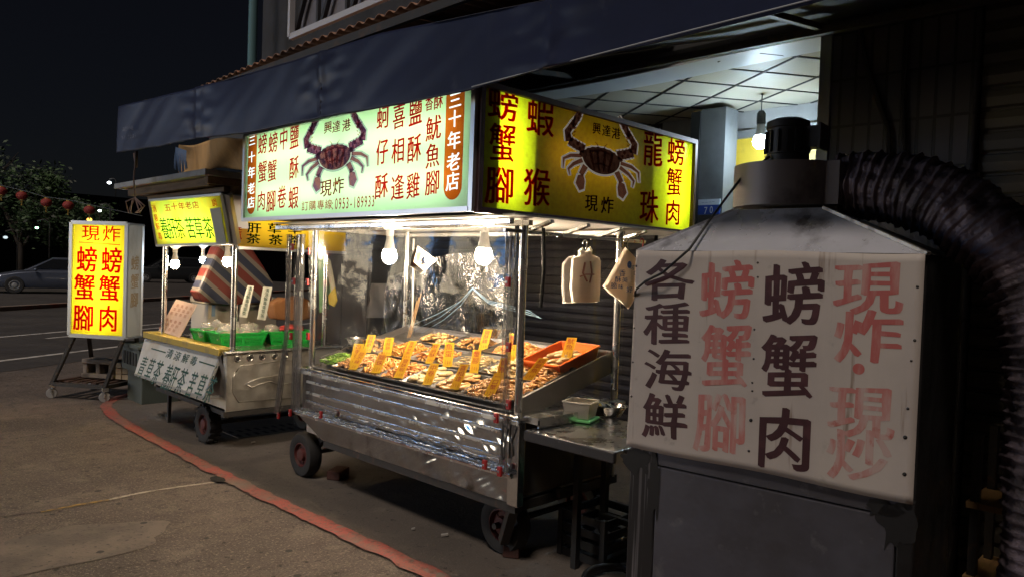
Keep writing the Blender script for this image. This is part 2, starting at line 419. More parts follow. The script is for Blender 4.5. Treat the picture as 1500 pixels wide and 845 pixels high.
# drain grate between the carts
g = thing('drain_grate', (P(395, 630, 'z', 0).x, P(395, 630, 'z', 0).y, .006), 'dark slotted drain grate set in the pavement between the two carts', 'drain grate')
c = V(g.location); mb = MB(); mb.box(c.x-.38, c.y-.17, .006, c.x+.38, c.y+.17, .012); mb.build('plate', mat('grate_plate', (.13,.11,.095), .7, .2), g)
mb = MB()
for r in (-.085, .085):
    for k in range(9):
        x = c.x-.34+k*.085; mb.quad((x-.018, c.y+r-.05, .0135), (x+.018, c.y+r-.05, .0135), (x+.018, c.y+r+.05, .0135), (x-.018, c.y+r+.05, .0135))
mb.build('slots', mat('grate_slots', (.004,.004,.004), .9), g)
# brick chunk by the left wheel and block by the right one
for (x, y, s, lb) in ((495, 700, .09, 'broken brick lying under the metal cart by its left wheel'), (752, 812, .08, 'broken red brick wedging the shadowed wheel by the side table')):
    p = P(x, y, 'z', 0)
    tag(MB().obox((p.x, p.y, .04), (s*.8, s*.5, 0), (-s*.3, s*.5, 0), (0, 0, .032)).build('brick', mat('brick_red', (.07,.028,.022), .9, dirt=(((.06,.04,.03), 15, .5, .7),)), bevel=.006), lb, 'brick')

# ------------------------------------------------------------------ the arcade building behind
WALL = mat('arcade_wall', (.33,.32,.31), .75, dirt=(((.2,.19,.18), 2, .45, .75),), bump=((30, .15, .004),))
TILEM, nt, out = _new('dark_wall_tiles')
p = nt.nodes.new('ShaderNodeBsdfPrincipled'); nt.links.new(p.outputs[0], out.inputs[0]); p.inputs['Roughness'].default_value = .35
tc = nt.nodes.new('ShaderNodeTexCoord'); sx = nt.nodes.new('ShaderNodeSeparateXYZ'); cb = nt.nodes.new('ShaderNodeCombineXYZ')
nt.links.new(tc.outputs['Object'], sx.inputs[0]); nt.links.new(sx.outputs[1], cb.inputs[0]); nt.links.new(sx.outputs[2], cb.inputs[1])
br = nt.nodes.new('ShaderNodeTexBrick'); nt.links.new(cb.outputs[0], br.inputs['Vector'])
br.inputs['Scale'].default_value = 1; br.inputs['Brick Width'].default_value = .075; br.inputs['Row Height'].default_value = .24; br.offset = 0
br.inputs['Mortar Size'].default_value = .007; br.inputs['Color1'].default_value = (.055,.052,.062,1); br.inputs['Color2'].default_value = (.035,.034,.04,1); br.inputs['Mortar'].default_value = (.015,.015,.017,1)
nt.links.new(br.outputs['Color'], p.inputs['Base Color'])
bn = nt.nodes.new('ShaderNodeBump'); bn.inputs['Distance'].default_value = .004; nt.links.new(br.outputs['Fac'], bn.inputs['Height']); bn.invert = True; nt.links.new(bn.outputs[0], p.inputs['Normal'])
PILX = 3.93
bld = thing('shop_building', (4.9, 3.5, 0), 'dark arcade shop building with a tiled pillar, roller shutters and pale panelled ceiling', 'building')
MB().box(PILX, .93, 0, PILX+.7, 1.64, 4.2).build('tiled_pillar', TILEM, bld, bevel=.012)
# steel angle up the pillar's edge
MB().box(PILX-.012, 1.60, 0, PILX+.02, 1.66, 2.92).build('corner_strip', mat('strip_metal', (.3,.3,.31), .35, .8), bld)
# ceiling with panel joints (the grid runs at a slant to the street)
CEIL, nt, out = _new('patterned_ceiling_panels')
p = nt.nodes.new('ShaderNodeBsdfPrincipled'); nt.links.new(p.outputs[0], out.inputs[0]); p.inputs['Roughness'].default_value = .6
tc = nt.nodes.new('ShaderNodeTexCoord'); mp = nt.nodes.new('ShaderNodeMapping'); nt.links.new(tc.outputs['Object'], mp.inputs[0])
mp.inputs['Rotation'].default_value = (0, 0, math.radians(-56+90)); 
ck = nt.nodes.new('ShaderNodeTexVoronoi'); ck.feature = 'F1'; ck.distance = 'CHEBYCHEV'; ck.inputs['Scale'].default_value = 34; ck.inputs['Randomness'].default_value = 0
nt.links.new(mp.outputs[0], ck.inputs['Vector'])
nn = nt.nodes.new('ShaderNodeTexNoise'); nn.inputs['Scale'].default_value = 1.5; nt.links.new(tc.outputs['Object'], nn.inputs[0])
c1 = _mix(nt, _ramp(nt, ck.outputs['Distance'], .2, .6), (.64,.60,.48), (.44,.41,.33))
c2 = _mix(nt, _ramp(nt, nn.outputs[0], .5, .8), c1, (.42,.36,.26)); nt.links.new(c2, p.inputs['Base Color'])
CZ = 2.90
cp = MB(); cp.box(4.02, .5, CZ, 5.42, 9, CZ+.06); cp.build('ceiling', CEIL, bld)
jm = MB()
g1, g2 = V((.556, .831, 0)), V((.831, -.556, 0)); c0 = V((4.08, 1.714, 0))
def clip(p, d, x0, x1, y0, y1):
    t0, t1 = -99, 99
    for o, dd, a, b in ((p.x, d.x, x0, x1), (p.y, d.y, y0, y1)):
        u, v = (a-o)/dd, (b-o)/dd; t0 = max(t0, min(u, v)); t1 = min(t1, max(u, v))
    return t0, t1
for d, nrm, sp, ofs in ((g1, g2, .375, 0), (g2, g1, .36, .33)):
    for k in range(-16, 20):
        q = c0+nrm*(k*sp) if d is g1 else V((4.071, 2.897, 0))+nrm*(k*sp)
        t0, t1 = clip(q, d, 4.03, 5.40, .55, 8.9)
        if t1 > t0: jm.bar((q+d*t0)+V((0, 0, CZ-.003)), (q+d*t1)+V((0, 0, CZ-.003)), .014, .006)
jm.build('ceiling_joints', mat('joint_dark', (.03,.03,.03), .7), bld)
MB().grid(lambda u, v: (3.935+.02*math.sin(u*7)+v*(.24+.04*math.sin(u*9)), 1.66+u*6, CZ-.006+.006*math.sin(u*19)), 60, 1).build('ceiling_trim', mat('white_trim', (.72,.75,.78), .5), bld, solid=.01)
# back wall: pale wall with a yellow door panel, then roller shutters
BX = 5.40
MB().box(BX, .3, 0, BX+.1, 3.62, CZ+.06).build('back_wall', WALL, bld)
YEL = mat('yellow_door_paint', (.62,.42,.04), .5, dirt=(((.35,.24,.05), 5, .55, .8),))
pa = P(1062, 207, 'x', BX-.03); pb = P(1204, 180, 'x', BX-.03)
dr = MB(); dr.box(BX-.03, 1.75, .02, BX-.003, pa.y, pa.z).build('door_panel', YEL, bld)
fr = MB(); fr.bar((BX-.035, 1.7, pa.z+.03), (BX-.035, pa.y+.05, pa.z+.03), .05, .06); fr.bar((BX-.035, pa.y+.03, .1), (BX-.035, pa.y+.03, pa.z+.06), .05, .06)
fr.build('door_frame', mat('alu_frame', (.42,.42,.43), .4, .7), bld)
# lintel band and the narrow column left of the door
qa = P(1025, 165, 'x', 5.0); qb = P(1058, 200, 'x', 5.0)
MB().box(5.0, P(1060, 250, 'x', 5.0).y, 0, 5.18, P(1024, 250, 'x', 5.0).y, CZ-.04).build('side_column', mat('grey_column', (.12,.125,.13), .6, dirt=(((.07,.07,.07), 3, .5, .8),)), bld)
MB().box(4.985, P(1024, 250, 'x', 5.0).y+.002, 0, 5.19, P(1011, 250, 'x', 5.0).y, CZ-.05).build('dark_post', BLACK, bld)
SHUT, nt, out = _new('roller_shutter_slats')
p = nt.nodes.new('ShaderNodeBsdfPrincipled'); nt.links.new(p.outputs[0], out.inputs[0]); p.inputs['Roughness'].default_value = .45; p.inputs['Metallic'].default_value = .4
p.inputs['Base Color'].default_value = (.013,.011,.015,1)
def shutter(name, x, y0, y1, z0, z1, m, pitch=.085):
    mb = MB(); n = int((z1-z0)/pitch)
    for k in range(n):
        z = z0+k*pitch
        dp = .35 if x > 5 else 1; prof = [(0, 0), (-.012*dp, .01), (-.018*dp, pitch*.5), (-.012*dp, pitch*.85), (0, pitch*.9)]
        for (a, b), (c_, d) in zip(prof, prof[1:]): mb.quad((x+a, y0, z+b), (x+a, y1, z+b), (x+c_, y1, z+d), (x+c_, y0, z+d))
    mb.box(x+.002, y0, z0, x+.03, y1, z1)
    return mb.build(name, m, bld)
shutter('roller_shutter', BX-.02, 3.64, 9.0, .02, 2.86, SHUT)
shutter('roller_shutter', PILX+.06, -2.2, .92, .02, 4.0, mat('dark_shutter', (.075,.068,.058), .5, .3), .10)
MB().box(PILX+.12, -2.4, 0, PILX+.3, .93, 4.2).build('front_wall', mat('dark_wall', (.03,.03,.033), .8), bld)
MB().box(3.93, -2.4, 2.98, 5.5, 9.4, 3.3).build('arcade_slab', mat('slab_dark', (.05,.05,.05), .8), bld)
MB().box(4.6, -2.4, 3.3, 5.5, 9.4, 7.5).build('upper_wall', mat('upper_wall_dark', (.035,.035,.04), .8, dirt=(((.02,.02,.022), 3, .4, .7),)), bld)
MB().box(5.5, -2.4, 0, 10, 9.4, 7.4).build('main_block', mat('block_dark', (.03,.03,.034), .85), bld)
# tiled pillar's hanging conduits
mb = MB(); mb.tube([(PILX-.02, 1.5, 3.1), (PILX-.025, 1.42, 2.7), (PILX-.02, 1.30, 2.35), (PILX-.02, 1.27, 1.9)], .012, 6); mb.tube([(PILX-.015, 1.22, 3.1), (PILX-.02, 1.24, 2.5), (PILX-.015, 1.2, 1.9)], .01, 6)
mb.build('conduit', BLACK, bld)

# house number plate 70
pt = (5.0, 0, 0)
a = P(1023, 293, 'x', 4.99); b = P(1054, 314, 'x', 4.99)
np_ = thing('house_number_plate', (4.99, (a.y+b.y)/2, b.z), 'small blue and white house number plate reading 70 on the grey column', 'number plate')
zm = b.z+(a.z-b.z)*.62
MB().box(4.988, a.y, b.z, 4.996, b.y, zm).build('number_field', mat('plate_blue', (.02,.06,.33), .35), np_)
MB().box(4.988, a.y, zm+.001, 4.996, b.y, a.z).build('street_field', mat('plate_white', (.6,.66,.75), .35), np_)
mb = MB(); write(mb, [('7', 1034, 308.5, 8, 12), ('0', 1042, 307.5, 8, 12)], (4.986, 0, 0), (-1, 0, 0), SANS); mb.build('digits', WHITEP, np_)
mb = MB(); write(mb, [('一', 1030+5*i, 297.5-.5*i, 4, 4) for i in range(4)], (4.986, 0, 0), (-1, 0, 0), SANS); mb.build('street_name', mat('plate_ink', (.05,.09,.3), .5), np_)
# red and gold new-year poster under the yellow door
a = P(1064, 277, 'x', BX-.035); b = P(1090, 316, 'x', BX-.035)
ps = thing('paper_poster', (BX-.035, (a.y+b.y)/2, b.z), 'small red and gold festive paper poster stuck below the yellow door panel', 'poster')
MB().box(BX-.040, a.y, b.z, BX-.034, b.y, a.z).build('sheet', mat('poster_red', (.5,.03,.03), .5, dirt=(((.65,.45,.35), 16, .52, .6),)), ps)
mb = MB(); cc = (a+b)/2; mb.lathe([(.001, 0), (.05, 0)], (BX-.0425, cc.y, cc.z+.06), (-1, 0, 0), 14); mb.lathe([(.06, 0), (.075, 0)], (BX-.0425, cc.y, cc.z+.06), (-1, 0, 0), 14)
mb.build('gold_motif', mat('poster_gold', (.7,.45,.08), .5), ps)

# bare bulb on a cord under the ceiling
def lamp_bulb(name, p, label, em, r=.032, group=None, shade=False, cord=0, sock=WHITEP):
    t = thing(name, p, label, 'light bulb', group); p = V(p)      # p = bottom tip of the bulb
    mb = MB(); prof = [(.0005, 0), (r*.5, r*.12), (r*.86, r*.5), (r, r), (r*.93, r*1.45), (r*.75, r*1.9)]
    mb.lathe(prof, p, n=20); mb.build('glass_dome', em, t, smooth='all')
    mb = MB(); mb.lathe([(r*.76, r*1.88), (r*.62, r*2.6), (r*.48, r*3.3), (r*.46, r*3.9), (.001, r*3.92)], p, n=16); mb.build('neck', WHITEP, t, smooth='all')
    top = p.z+r*3.9
    mb = MB()
    if shade: mb.lathe([(r*.5, r*3.7), (r*.55, r*4.6), (r*1.5, r*5.4), (r*1.55, r*5.7), (.001, r*5.72)], p, n=20); top = p.z+r*5.7
    else: mb.lathe([(r*.62, r*3.5), (r*.62, r*5), (r*.35, r*5.4), (.001, r*5.45)], p, n=16); top = p.z+r*5.4
    mb.build('socket', sock, t, smooth=True)
    if cord: MB().tube([(p.x, p.y, top), (p.x, p.y, top+cord)], .004, 6).build('cord', BLACK, t)
    return t
E_COOL = emit('cool_led', (.64,.84,1), 135); E_WARM = emit('warm_led', (1,.72,.42), 130); E_NEUT = emit('neutral_led', (1,.80,.56), 300); E_BLUE = emit('blue_led', (.6,.8,1), 110)
bp = P(1113, 219, 'x', 4.95)
lamp_bulb('hanging_bulb', bp, 'bare cool white bulb hanging on a long cord below the tiled ceiling', E_COOL, .050, cord=CZ-bp.z-.050*5.4, sock=BLACK)

# ------------------------------------------------------------------ shared vehicle-like parts
def wheel(parent, c, r, w, ax=(1, 0, 0), lugs=0, hub=HUB, name='wheel'):
    c = V(c); ax = V(ax).normalized()
    mb = MB(); mb.lathe([(r*.55, -w*.42), (r*.72, -w*.5), (r*.92, -w*.46), (r, -w*.25), (r*1.005, 0), (r, w*.25), (r*.92, w*.46), (r*.72, w*.5), (r*.55, w*.42)], c, ax, 36)
    if lugs:
        x = ax.orthogonal().normalized(); y = ax.cross(x)
        for k in range(lugs):
            a = 2*PI*k/lugs
            for s_ in (-1, 1):
                aa = a+(PI/lugs if s_ > 0 else 0)
                d = x*math.cos(aa)+y*math.sin(aa); t = ax.cross(d)
                mb.obox(c+d*r*1.0+ax*s_*w*.27, d*r*.05, t*r*.075, ax*w*.2)
    o = mb.build(name, RUBBER, parent, smooth=True)
    mb = MB(); mb.lathe([(r*.56, -w*.40), (r*.5, -w*.44), (r*.44, -w*.2), (r*.3, -w*.22), (r*.26, -w*.45), (r*.12, -w*.5), (.001, -w*.5)], c, ax, 28)
    mb.lathe([(r*.56, w*.40), (r*.5, w*.44), (r*.44, w*.2), (r*.3, w*.22), (r*.26, w*.45), (r*.12, w*.5), (.001, w*.5)], c, ax, 28)
    x = ax.orthogonal().normalized(); y = ax.cross(x)
    for k in range(5):
        d = x*math.cos(k*2*PI/5)+y*math.sin(k*2*PI/5)
        for s_ in (-1, 1): mb.lathe([(.001, w*.2), (r*.045, w*.2), (r*.045, w*.27), (.001, w*.27)] if s_ > 0 else [(.001, -w*.2), (r*.045, -w*.2), (r*.045, -w*.27), (.001, -w*.27)], c+d*r*.37, ax, 6)
    mb.build('rim', hub, o, smooth=True)
    return o
BOXW = mat('lightbox_liner', (.8,.8,.8), .9)
ALU = mat('alu_edge', (.55,.56,.56), .35, .8)

# ------------------------------------------------------------------ the metal seafood cart
CX0, CX1, CY0, CY1, CZ0 = 2.78, 3.66, 2.70, 4.88, .83
ct = thing('food_cart', (3.2, 3.8, 0), 'shiny stainless steel fried crab cart with a big lit sign box and clear plastic curtains', 'food cart')
# body
def dent(y, z):
    w_ = max(.12, min(1, (4.15-y)/.9))
    return w_*(.0085*nz(y*6.5+1.2*math.sin(z*9), z*4.5, 1)+.0036*nz(y*15+2*math.sin(z*14), z*9, 4))+.003*nz(y*1.5, z*2, 9)
def dented(mb, yl, yr, zfun, x0, nu, nv):
    mb.grid(lambda u, v: (x0+dent(yl+(yr-yl)*u, zfun(u, v)), yl+(yr-yl)*u, zfun(u, v)), nu, nv)
mb = MB(); dented(mb, CY1+.01, CY0, lambda u, v: .51+.02*u+v*(.29-.02*u), CX0-.004, 260, 40); mb.build('front_panel', STEELW, ct, smooth='all')
mb = MB()
for z, hgt in ((.735, .018), (.655, .020), (.595, .016)):
    mb.bar((CX0-.004, CY0+.10, z), (CX0-.004, CY1-.05, z), hgt, .016, up=(1, 0, 0))
mb.build('panel_ridges', STEEL, ct, bevel=.003)
mb = MB(); dented(mb, CY1+.03, CY0-.02, lambda u, v: (.35+.12*max(0, 1-u/.14))+.02*u+v*(.49-(.35+.12*max(0, 1-u/.14))+.005*u), CX0-.012, 260, 24)
mb.build('skirt_panel', mat('skirt_steel', (.42,.43,.46), .15, 1, rvar=(5, .08, .22), dirt=(((.2,.2,.21), 4, .5, .75), ((.14,.13,.12), 7, .58, .74)), bump=((9, .12, .02),)), ct, smooth='all')
mb = MB(); mb.bar((CX0-.03, CY0-.03, .525), (CX0-.03, CY1+.04, .50), .05, .022); mb.tube([(CX0-.05, CY0-.03, .535), (CX0-.05, CY1+.04, .51)], .013, 8)
mb.build('front_ledge', STEEL, ct, bevel=.003)
mb = MB(); mb.bar((CX0+.02, CY0-.02, .345), (CX0+.02, CY1-.3, .33), .05, .05); mb.bar((CX0+.4, CY0, .345), (CX0+.4, CY1-.1, .33), .05, .05); mb.bar((CX1, CY0, .345), (CX1, CY1-.1, .33), .05, .05)
for y in (CY0+.05, 3.7, CY1-.35): mb.bar((CX0+.03, y, .33), (CX1, y, .33), .05, .05)
mb.tube([(CX0+.02, 4.95, .17), (CX1, 4.95, .17)], .018, 8); mb.bar((CX0+.12, CY1-.15, .36), (CX0+.12, 4.95, .17), .04, .05)
mb.tube([(CX0+.08, 2.92, .17), (CX1, 2.92, .17)], .018, 8); mb.bar((CX0+.2, 2.92, .17), (CX0+.2, 2.92, .34), .04, .05); mb.bar((CX0+.02, CY0+.02, .33), (CX0+.10, 2.86, .10), .05, .05)
mb.build('chassis', IRON, ct)
mb = MB(); mb.box(CX0+.021, CY0+.03, .36, CX0+.05, CY1-.02, .79); mb.box(CX1-.02, CY0, .36, CX1, CY1, .79); mb.box(CX0+.05, CY1-.04, .36, CX1, CY1-.02, .79); mb.box(CX0+.05, CY0+.05, .36, CX1-.02, CY1-.04, .38)
mb.build('cabinet', STEELD, ct)
mb = MB(); mb.box(CX0+.05, CY0+.03, .38, CX1-.02, CY0+.045, .80); mb.build('side_panel', mat('dark_interior_tone', (.05,.048,.046), .6, .2), ct)  # near-black sheet stands in for the shade of the open cart interior
mb = MB(); mb.box(CX0-.03, CY0-.05, .815, CX1+.02, CY1+.06, .832); mb.box(CX0-.032, CY0-.05, .79, CX0-.012, CY1+.06, .815); mb.tube([(CX0-.03, CY0-.05, .826), (CX0-.03, CY1+.06, .826)], .012, 8)
mb.build('counter', STEEL, ct, bevel=.003)
mb = MB(); mb.prism([(CX0-.022, CY0-.05, .36), (CX0-.022, CY0-.05, .815), (CX0-.022, CY0+.03, .815), (CX0-.022, CY0+.03, .36)], (.05, 0, 0)); mb.build('corner_column', STEELW, ct, bevel=.006)
for (x, y) in ((CX0+.025, CY0+.012), (CX0+.025, 4.82), (CX1-.02, CY0+.012), (CX1-.02, 4.82)):
    mb = MB(); mb.tube([(x, y, .832), (x, y, 1.885)], .022, 14); mb.build('post', STEEL, ct, smooth=True)
for (x, y) in ((2.85, 4.95), (2.95, 2.92), (3.62, 4.95), (3.62, 2.92)): wheel(ct, (x, y, .168), .165, .105)
# roof plate and top rails
mb = MB(); mb.box(2.62, 2.60, 1.872, 4.36, 5.10, 1.880); mb.build('roof_plate', mat('satin_white_plate', (.74,.72,.68), .35, .25), ct)
mb = MB()
for x in (2.66, 2.80): mb.bar((x, 2.66, 1.845), (x, 5.12, 1.845), .03, .03)
mb.bar((2.66, 2.715, 1.80), (3.9, 2.715, 1.80), .02, .02); mb.bar((2.80, 4.85, 1.845), (3.66, 4.85, 1.845), .03, .03); mb.bar((3.66, 2.7, 1.845), (3.66, 5.0, 1.845), .03, .03)
for x in (2.9, 3.2, 3.5, 3.75): mb.bar((x, 2.60, 1.86), (x, 2.82, 1.80), .03, .02)
mb.build('top_rails', STEEL, ct, bevel=.003)
mb = MB(); mb.box(2.795, 2.55, .832, 3.15, 2.655, .842); mb.box(2.795, 2.55, .806, 2.803, 2.655, .832); mb.box(2.795, 2.55, .79, 3.15, 2.558, .832); mb.build('end_shelf', STEEL, ct)
# sloping display deck
SL = .27
def deck(x): return .868+(x-2.80)*SL
mb = MB(); x0, x1 = 2.80, 3.64
mb.add([(x0, 2.76, deck(x0)-.02), (x1, 2.76, deck(x1)-.02), (x1, 4.80, deck(x1)-.02), (x0, 4.80, deck(x0)-.02), (x0, 2.76, deck(x0)-.028), (x1, 2.76, deck(x1)-.028), (x1, 4.80, deck(x1)-.028), (x0, 4.80, deck(x0)-.028)],
       [(0,1,2,3),(7,6,5,4),(0,4,5,1),(1,5,6,2),(2,6,7,3),(3,7,4,0)])
mb.build('display_deck', TRAY, ct)
mb = MB(); mb.prism([(2.86, 2.745, deck(2.86)-.10), (3.65, 2.745, deck(3.65)-.11), (3.65, 2.745, deck(3.65)+.025), (2.86, 2.745, deck(2.86)+.025)], (0, .012, 0)); mb.prism([(2.86, 4.79, deck(2.86)-.10), (3.65, 4.79, deck(3.65)-.11), (3.65, 4.79, deck(3.65)+.025), (2.86, 4.79, deck(2.86)+.025)], (0, .012, 0))
mb.box(3.64, 2.745, deck(3.64)-.10, 3.652, 4.80, deck(3.64)+.03); mb.build('deck_side', mat('brushed_dark_steel', (.26,.245,.235), .42, .85, rvar=(6, .3, .55)), ct)
# sign box: light tubes behind two translucent faces
SX, SY0, SY1, SZ0, SZ1, SXB = 2.45, 2.745, 5.20, 1.902, 2.492, 4.42
GREEN_F = panel('mint_sign_face', (.58,.90,.46)); YEL_F = panel('lime_sign_face', (.72,.80,.02), .75, dirt=((.62,.66,.02), 40, .4, .7))
sf = MB().quad((SX, SY1, SZ0), (SX, SY0, SZ0), (SX, SY0, SZ1), (SX, SY1, SZ1)).build('front_sign_face', GREEN_F, ct); sf['label'] = 'pale mint green lit face of the sign with red dish names and a crab'
ss = MB().quad((SX+.03, SY0-.03, SZ0), (SXB, SY0-.03, SZ0), (SXB, SY0-.03, SZ1), (SX+.03, SY0-.03, SZ1)).build('side_sign_face', YEL_F, ct); ss['label'] = 'lime yellow side face of the sign, dark in the middle where a tube has failed'
mb = MB()
mb.quad((SX+.17, SY1, SZ0), (SX+.17, SY1, SZ1), (SX+.17, SY0, SZ1), (SX+.17, SY0, SZ0))
for z in (SZ0, SZ1): mb.quad((SX, SY0, z), (SX+.17, SY0, z), (SX+.17, SY1, z), (SX, SY1, z))
for y in (SY0, SY1): mb.quad((SX, y, SZ0), (SX, y, SZ1), (SX+.17, y, SZ1), (SX+.17, y, SZ0))
y0, y1 = SY0-.03, SY0+.13
mb.quad((SX+.18, y1, SZ0), (SX+.18, y1, SZ1), (SXB, y1, SZ1), (SXB, y1, SZ0))
for z in (SZ0, SZ1): mb.quad((SX+.03, y0, z), (SXB, y0, z), (SXB, y1, z), (SX+.03, y1, z))
for x_ in (SX+.36, SXB-.36): mb.quad((x_, y0+.035, SZ0), (x_, y0+.035, SZ1), (x_, y1, SZ1), (x_, y1, SZ0))  # partitions added to keep the end tubes' light off the middle
mb.quad((SXB, y0, SZ0), (SXB, y0, SZ1), (SXB, y1, SZ1), (SXB, y1, SZ0)); mb.quad((SX+.03, y0, SZ0), (SX+.03, y0, SZ1), (SX+.03, SY0-.001, SZ1), (SX+.03, SY0-.001, SZ0))
mb.build('sign_liner', mat('grey_liner', (.15,.15,.15), .9), ct)
mb = MB(); mb.box(SX+.01, SY0-.03, SZ1+.004, SXB+.02, SY1+.01, SZ1+.03); mb.box(SX+.19, SY0+.14, SZ0, SXB+.01, SY1, SZ0+.012); mb.box(SXB-.01, SY0+.14, SZ0, SXB+.01, SY1, SZ1); mb.box(SX+.19, SY1+.001, SZ0, SXB+.01, SY1+.012, SZ1)
mb.build('sign_shell', mat('sign_back', (.10,.10,.10), .6), ct)
mb = MB()
for a, b in (((SX-.006, SY1+.012, SZ0-.012), (SX-.006, SY0-.0, SZ0-.012)), ((SX-.006, SY1+.012, SZ1+.012), (SX-.006, SY0, SZ1+.012)), ((SX-.006, SY1+.012, SZ0-.02), (SX-.006, SY1+.012, SZ1+.02)), ((SX-.005, SY0-.012, SZ0-.025), (SX-.005, SY0-.012, SZ1+.025))):
    mb.bar(a, b, .03, .026)
mb.build('front_frame', ALU, ct)
mb = MB()
for a, b in (((SX+.0, SY0-.04, SZ0-.014), (SXB, SY0-.04, SZ0-.014)), ((SX+.0, SY0-.04, SZ1+.014), (SXB, SY0-.04, SZ1+.014)), ((SXB+.012, SY0-.04, SZ0-.028), (SXB+.012, SY0-.04, SZ1+.028)), ((SX+.018, SY0-.036, SZ0-.03), (SX+.018, SY0-.036, SZ1+.03))):
    mb.bar(a, b, .03, .028)
mb.build('side_frame', mat('maroon_frame', (.06,.025,.025), .5, .4), ct)
E_TUBE = emit('tube_white', (.90,1,.90), 8.5); E_TUBEY = emit('tube_daylight', (.9,1,.55), 17); E_TUBEW = emit('tube_brown_tint', (1,.44,.08), 2.6)
for z in (2.06, 2.33):
    for a, b in ((2.86, 3.94), (4.0, 5.08)):
        MB().tube([(SX+.12, a, z), (SX+.12, b, z)], .014, 10).build('light_tube', E_TUBE, ct, smooth=True)
MB().tube([(SXB-.14, SY0+.085, SZ0+.06), (SXB-.14, SY0+.085, SZ1-.06)], .014, 10).build('light_tube', E_TUBEY, ct, smooth=True)
MB().tube([(SX+.22, SY0+.085, SZ0+.06), (SX+.22, SY0+.085, SZ1-.06)], .012, 10).build('light_tube', E_TUBEY, ct, smooth=True)
MB().tube([(SX+.55, SY0+.085, SZ0+.34), (SX+1.30, SY0+.085, SZ0+.34)], .012, 10).build('light_tube', E_TUBEW, ct, smooth=True)  # dim orange tube added to tint the middle of the face brown

# lettering of the front face
FP, FN = (SX, 0, 0), (-1, 0, 0)
left = [('螃',385,211,12.5,30),('蟹',384.6,252,12.5,31),('肉',383,294.5,12,28),('螃',400.5,209,13,30),('蟹',398.8,250.5,13,31),('腳',397.6,294.5,13.5,31),('中',415.8,203.6,12,33),('卷',413,289,12.5,33),
        ('鹽',431.4,201,13,35),('酥',431,246,13.5,33),('蝦',430,290,14,33)]
rightc = [('蚵',561.5,172.4,18,34),('仔',560,222.7,17,37),('酥',559,273,19,36),('喜',584.8,170.4,18,37),('相',583.4,220.7,18.5,37),('逢',582.8,274.7,19,38),
          ('鹽',609,164,19,41),('酥',607,218,20,40),('雞',605.5,272,19,38),('香',629,151,11,24),('酥',642.5,148,13,24),('魷',635.4,188,22,36),('魚',634,228,20,36),('腳',634,267.6,21,36)]
lr = left+rightc
columns('lettering', FILM_R, sf, [lr[0:3], lr[3:6], lr[6:8], lr[8:11], lr[11:14], lr[14:17], lr[17:20], lr[20:25]], FP, FN, BRUSH)
columns('lettering', FILM_BRN, sf, [[('興',480.6,187,11.5,17),('達',493,186,11.5,17),('港',507.6,184,12,18)],[('現',477.7,276,16,25),('炸',496,272,16,25)]], FP, FN, BRUSH)
ph = '訂購專線:0953-189933'; xs = [447, 458, 470, 481.5, 487.5] + [493+5.4*i for i in range(11)]
mb = MB(); write(mb, [(c, x, 302.5-(x-442)*.077, 10 if ord(c) > 999 else 7, 14 if ord(c) > 999 else 19) for c, x in zip(ph, xs)], FP, FN, SANS); mb.build('phone_number', film('film_phone', (.75,.10,.03)), sf)
def capsule(px0, px1, py_t, py_b, pxm):
    a = PP(px0, (py_t+py_b)/2, FP, FN); b = PP(px1, (py_t+py_b)/2, FP, FN); zt = PP(pxm, py_t, FP, FN).z; zb = PP(pxm, py_b, FP, FN).z
    yc, r = (a.y+b.y)/2, abs(a.y-b.y)/2
    pts = [(SX-.0012, yc+r*math.cos(t), zt-r+r*math.sin(t)) for t in [i*PI/12 for i in range(13)]]+[(SX-.0012, yc+r*math.cos(t), zb+r+r*math.sin(t)) for t in [PI+i*PI/12 for i in range(13)]]
    return MB().add(pts, [list(range(26))])
capsule(363, 375.5, 193, 314, 369).build('sign_capsule', FILM_O, sf); capsule(652, 679, 119, 293, 666).build('sign_capsule', FILM_O, sf)
E_WH = emit('self_lit_white', (.85,1,.85), .75)  # letters glow on their own in place of backlight through them
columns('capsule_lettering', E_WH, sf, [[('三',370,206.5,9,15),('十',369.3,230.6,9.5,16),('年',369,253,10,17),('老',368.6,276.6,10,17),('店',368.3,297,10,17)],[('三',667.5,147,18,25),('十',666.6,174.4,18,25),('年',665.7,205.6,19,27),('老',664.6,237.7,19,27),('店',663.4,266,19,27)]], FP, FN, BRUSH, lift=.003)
# lettering of the side face
SP, SN = (0, SY0-.03, 0), (0, -1, 0)
columns('lettering', FILM_DR, ss, [[('螃',737.7,150,44,55),('蟹',736,209.5,38,56),('腳',732.7,271.6,42,55)],[('蝦',791.8,171,39,58),('猴',786.5,274.5,38,56)],[('龍',956.6,216.8,28,55),('珠',950.7,302.6,27,50)],[('螃',990.6,221.9,25,41),('蟹',987.6,267,22,41),('肉',985.6,311.5,22,37)]], SP, SN, BRUSH)
columns('lettering', film('film_black', (.10,.03,.01)), ss, [[('興',873.8,188.7,12,17),('達',888,192,12,17),('港',902,196,12.5,17)],[('現',866,297.5,18,25),('炸',889.4,301,18,25)]], SP, SN, BRUSH)

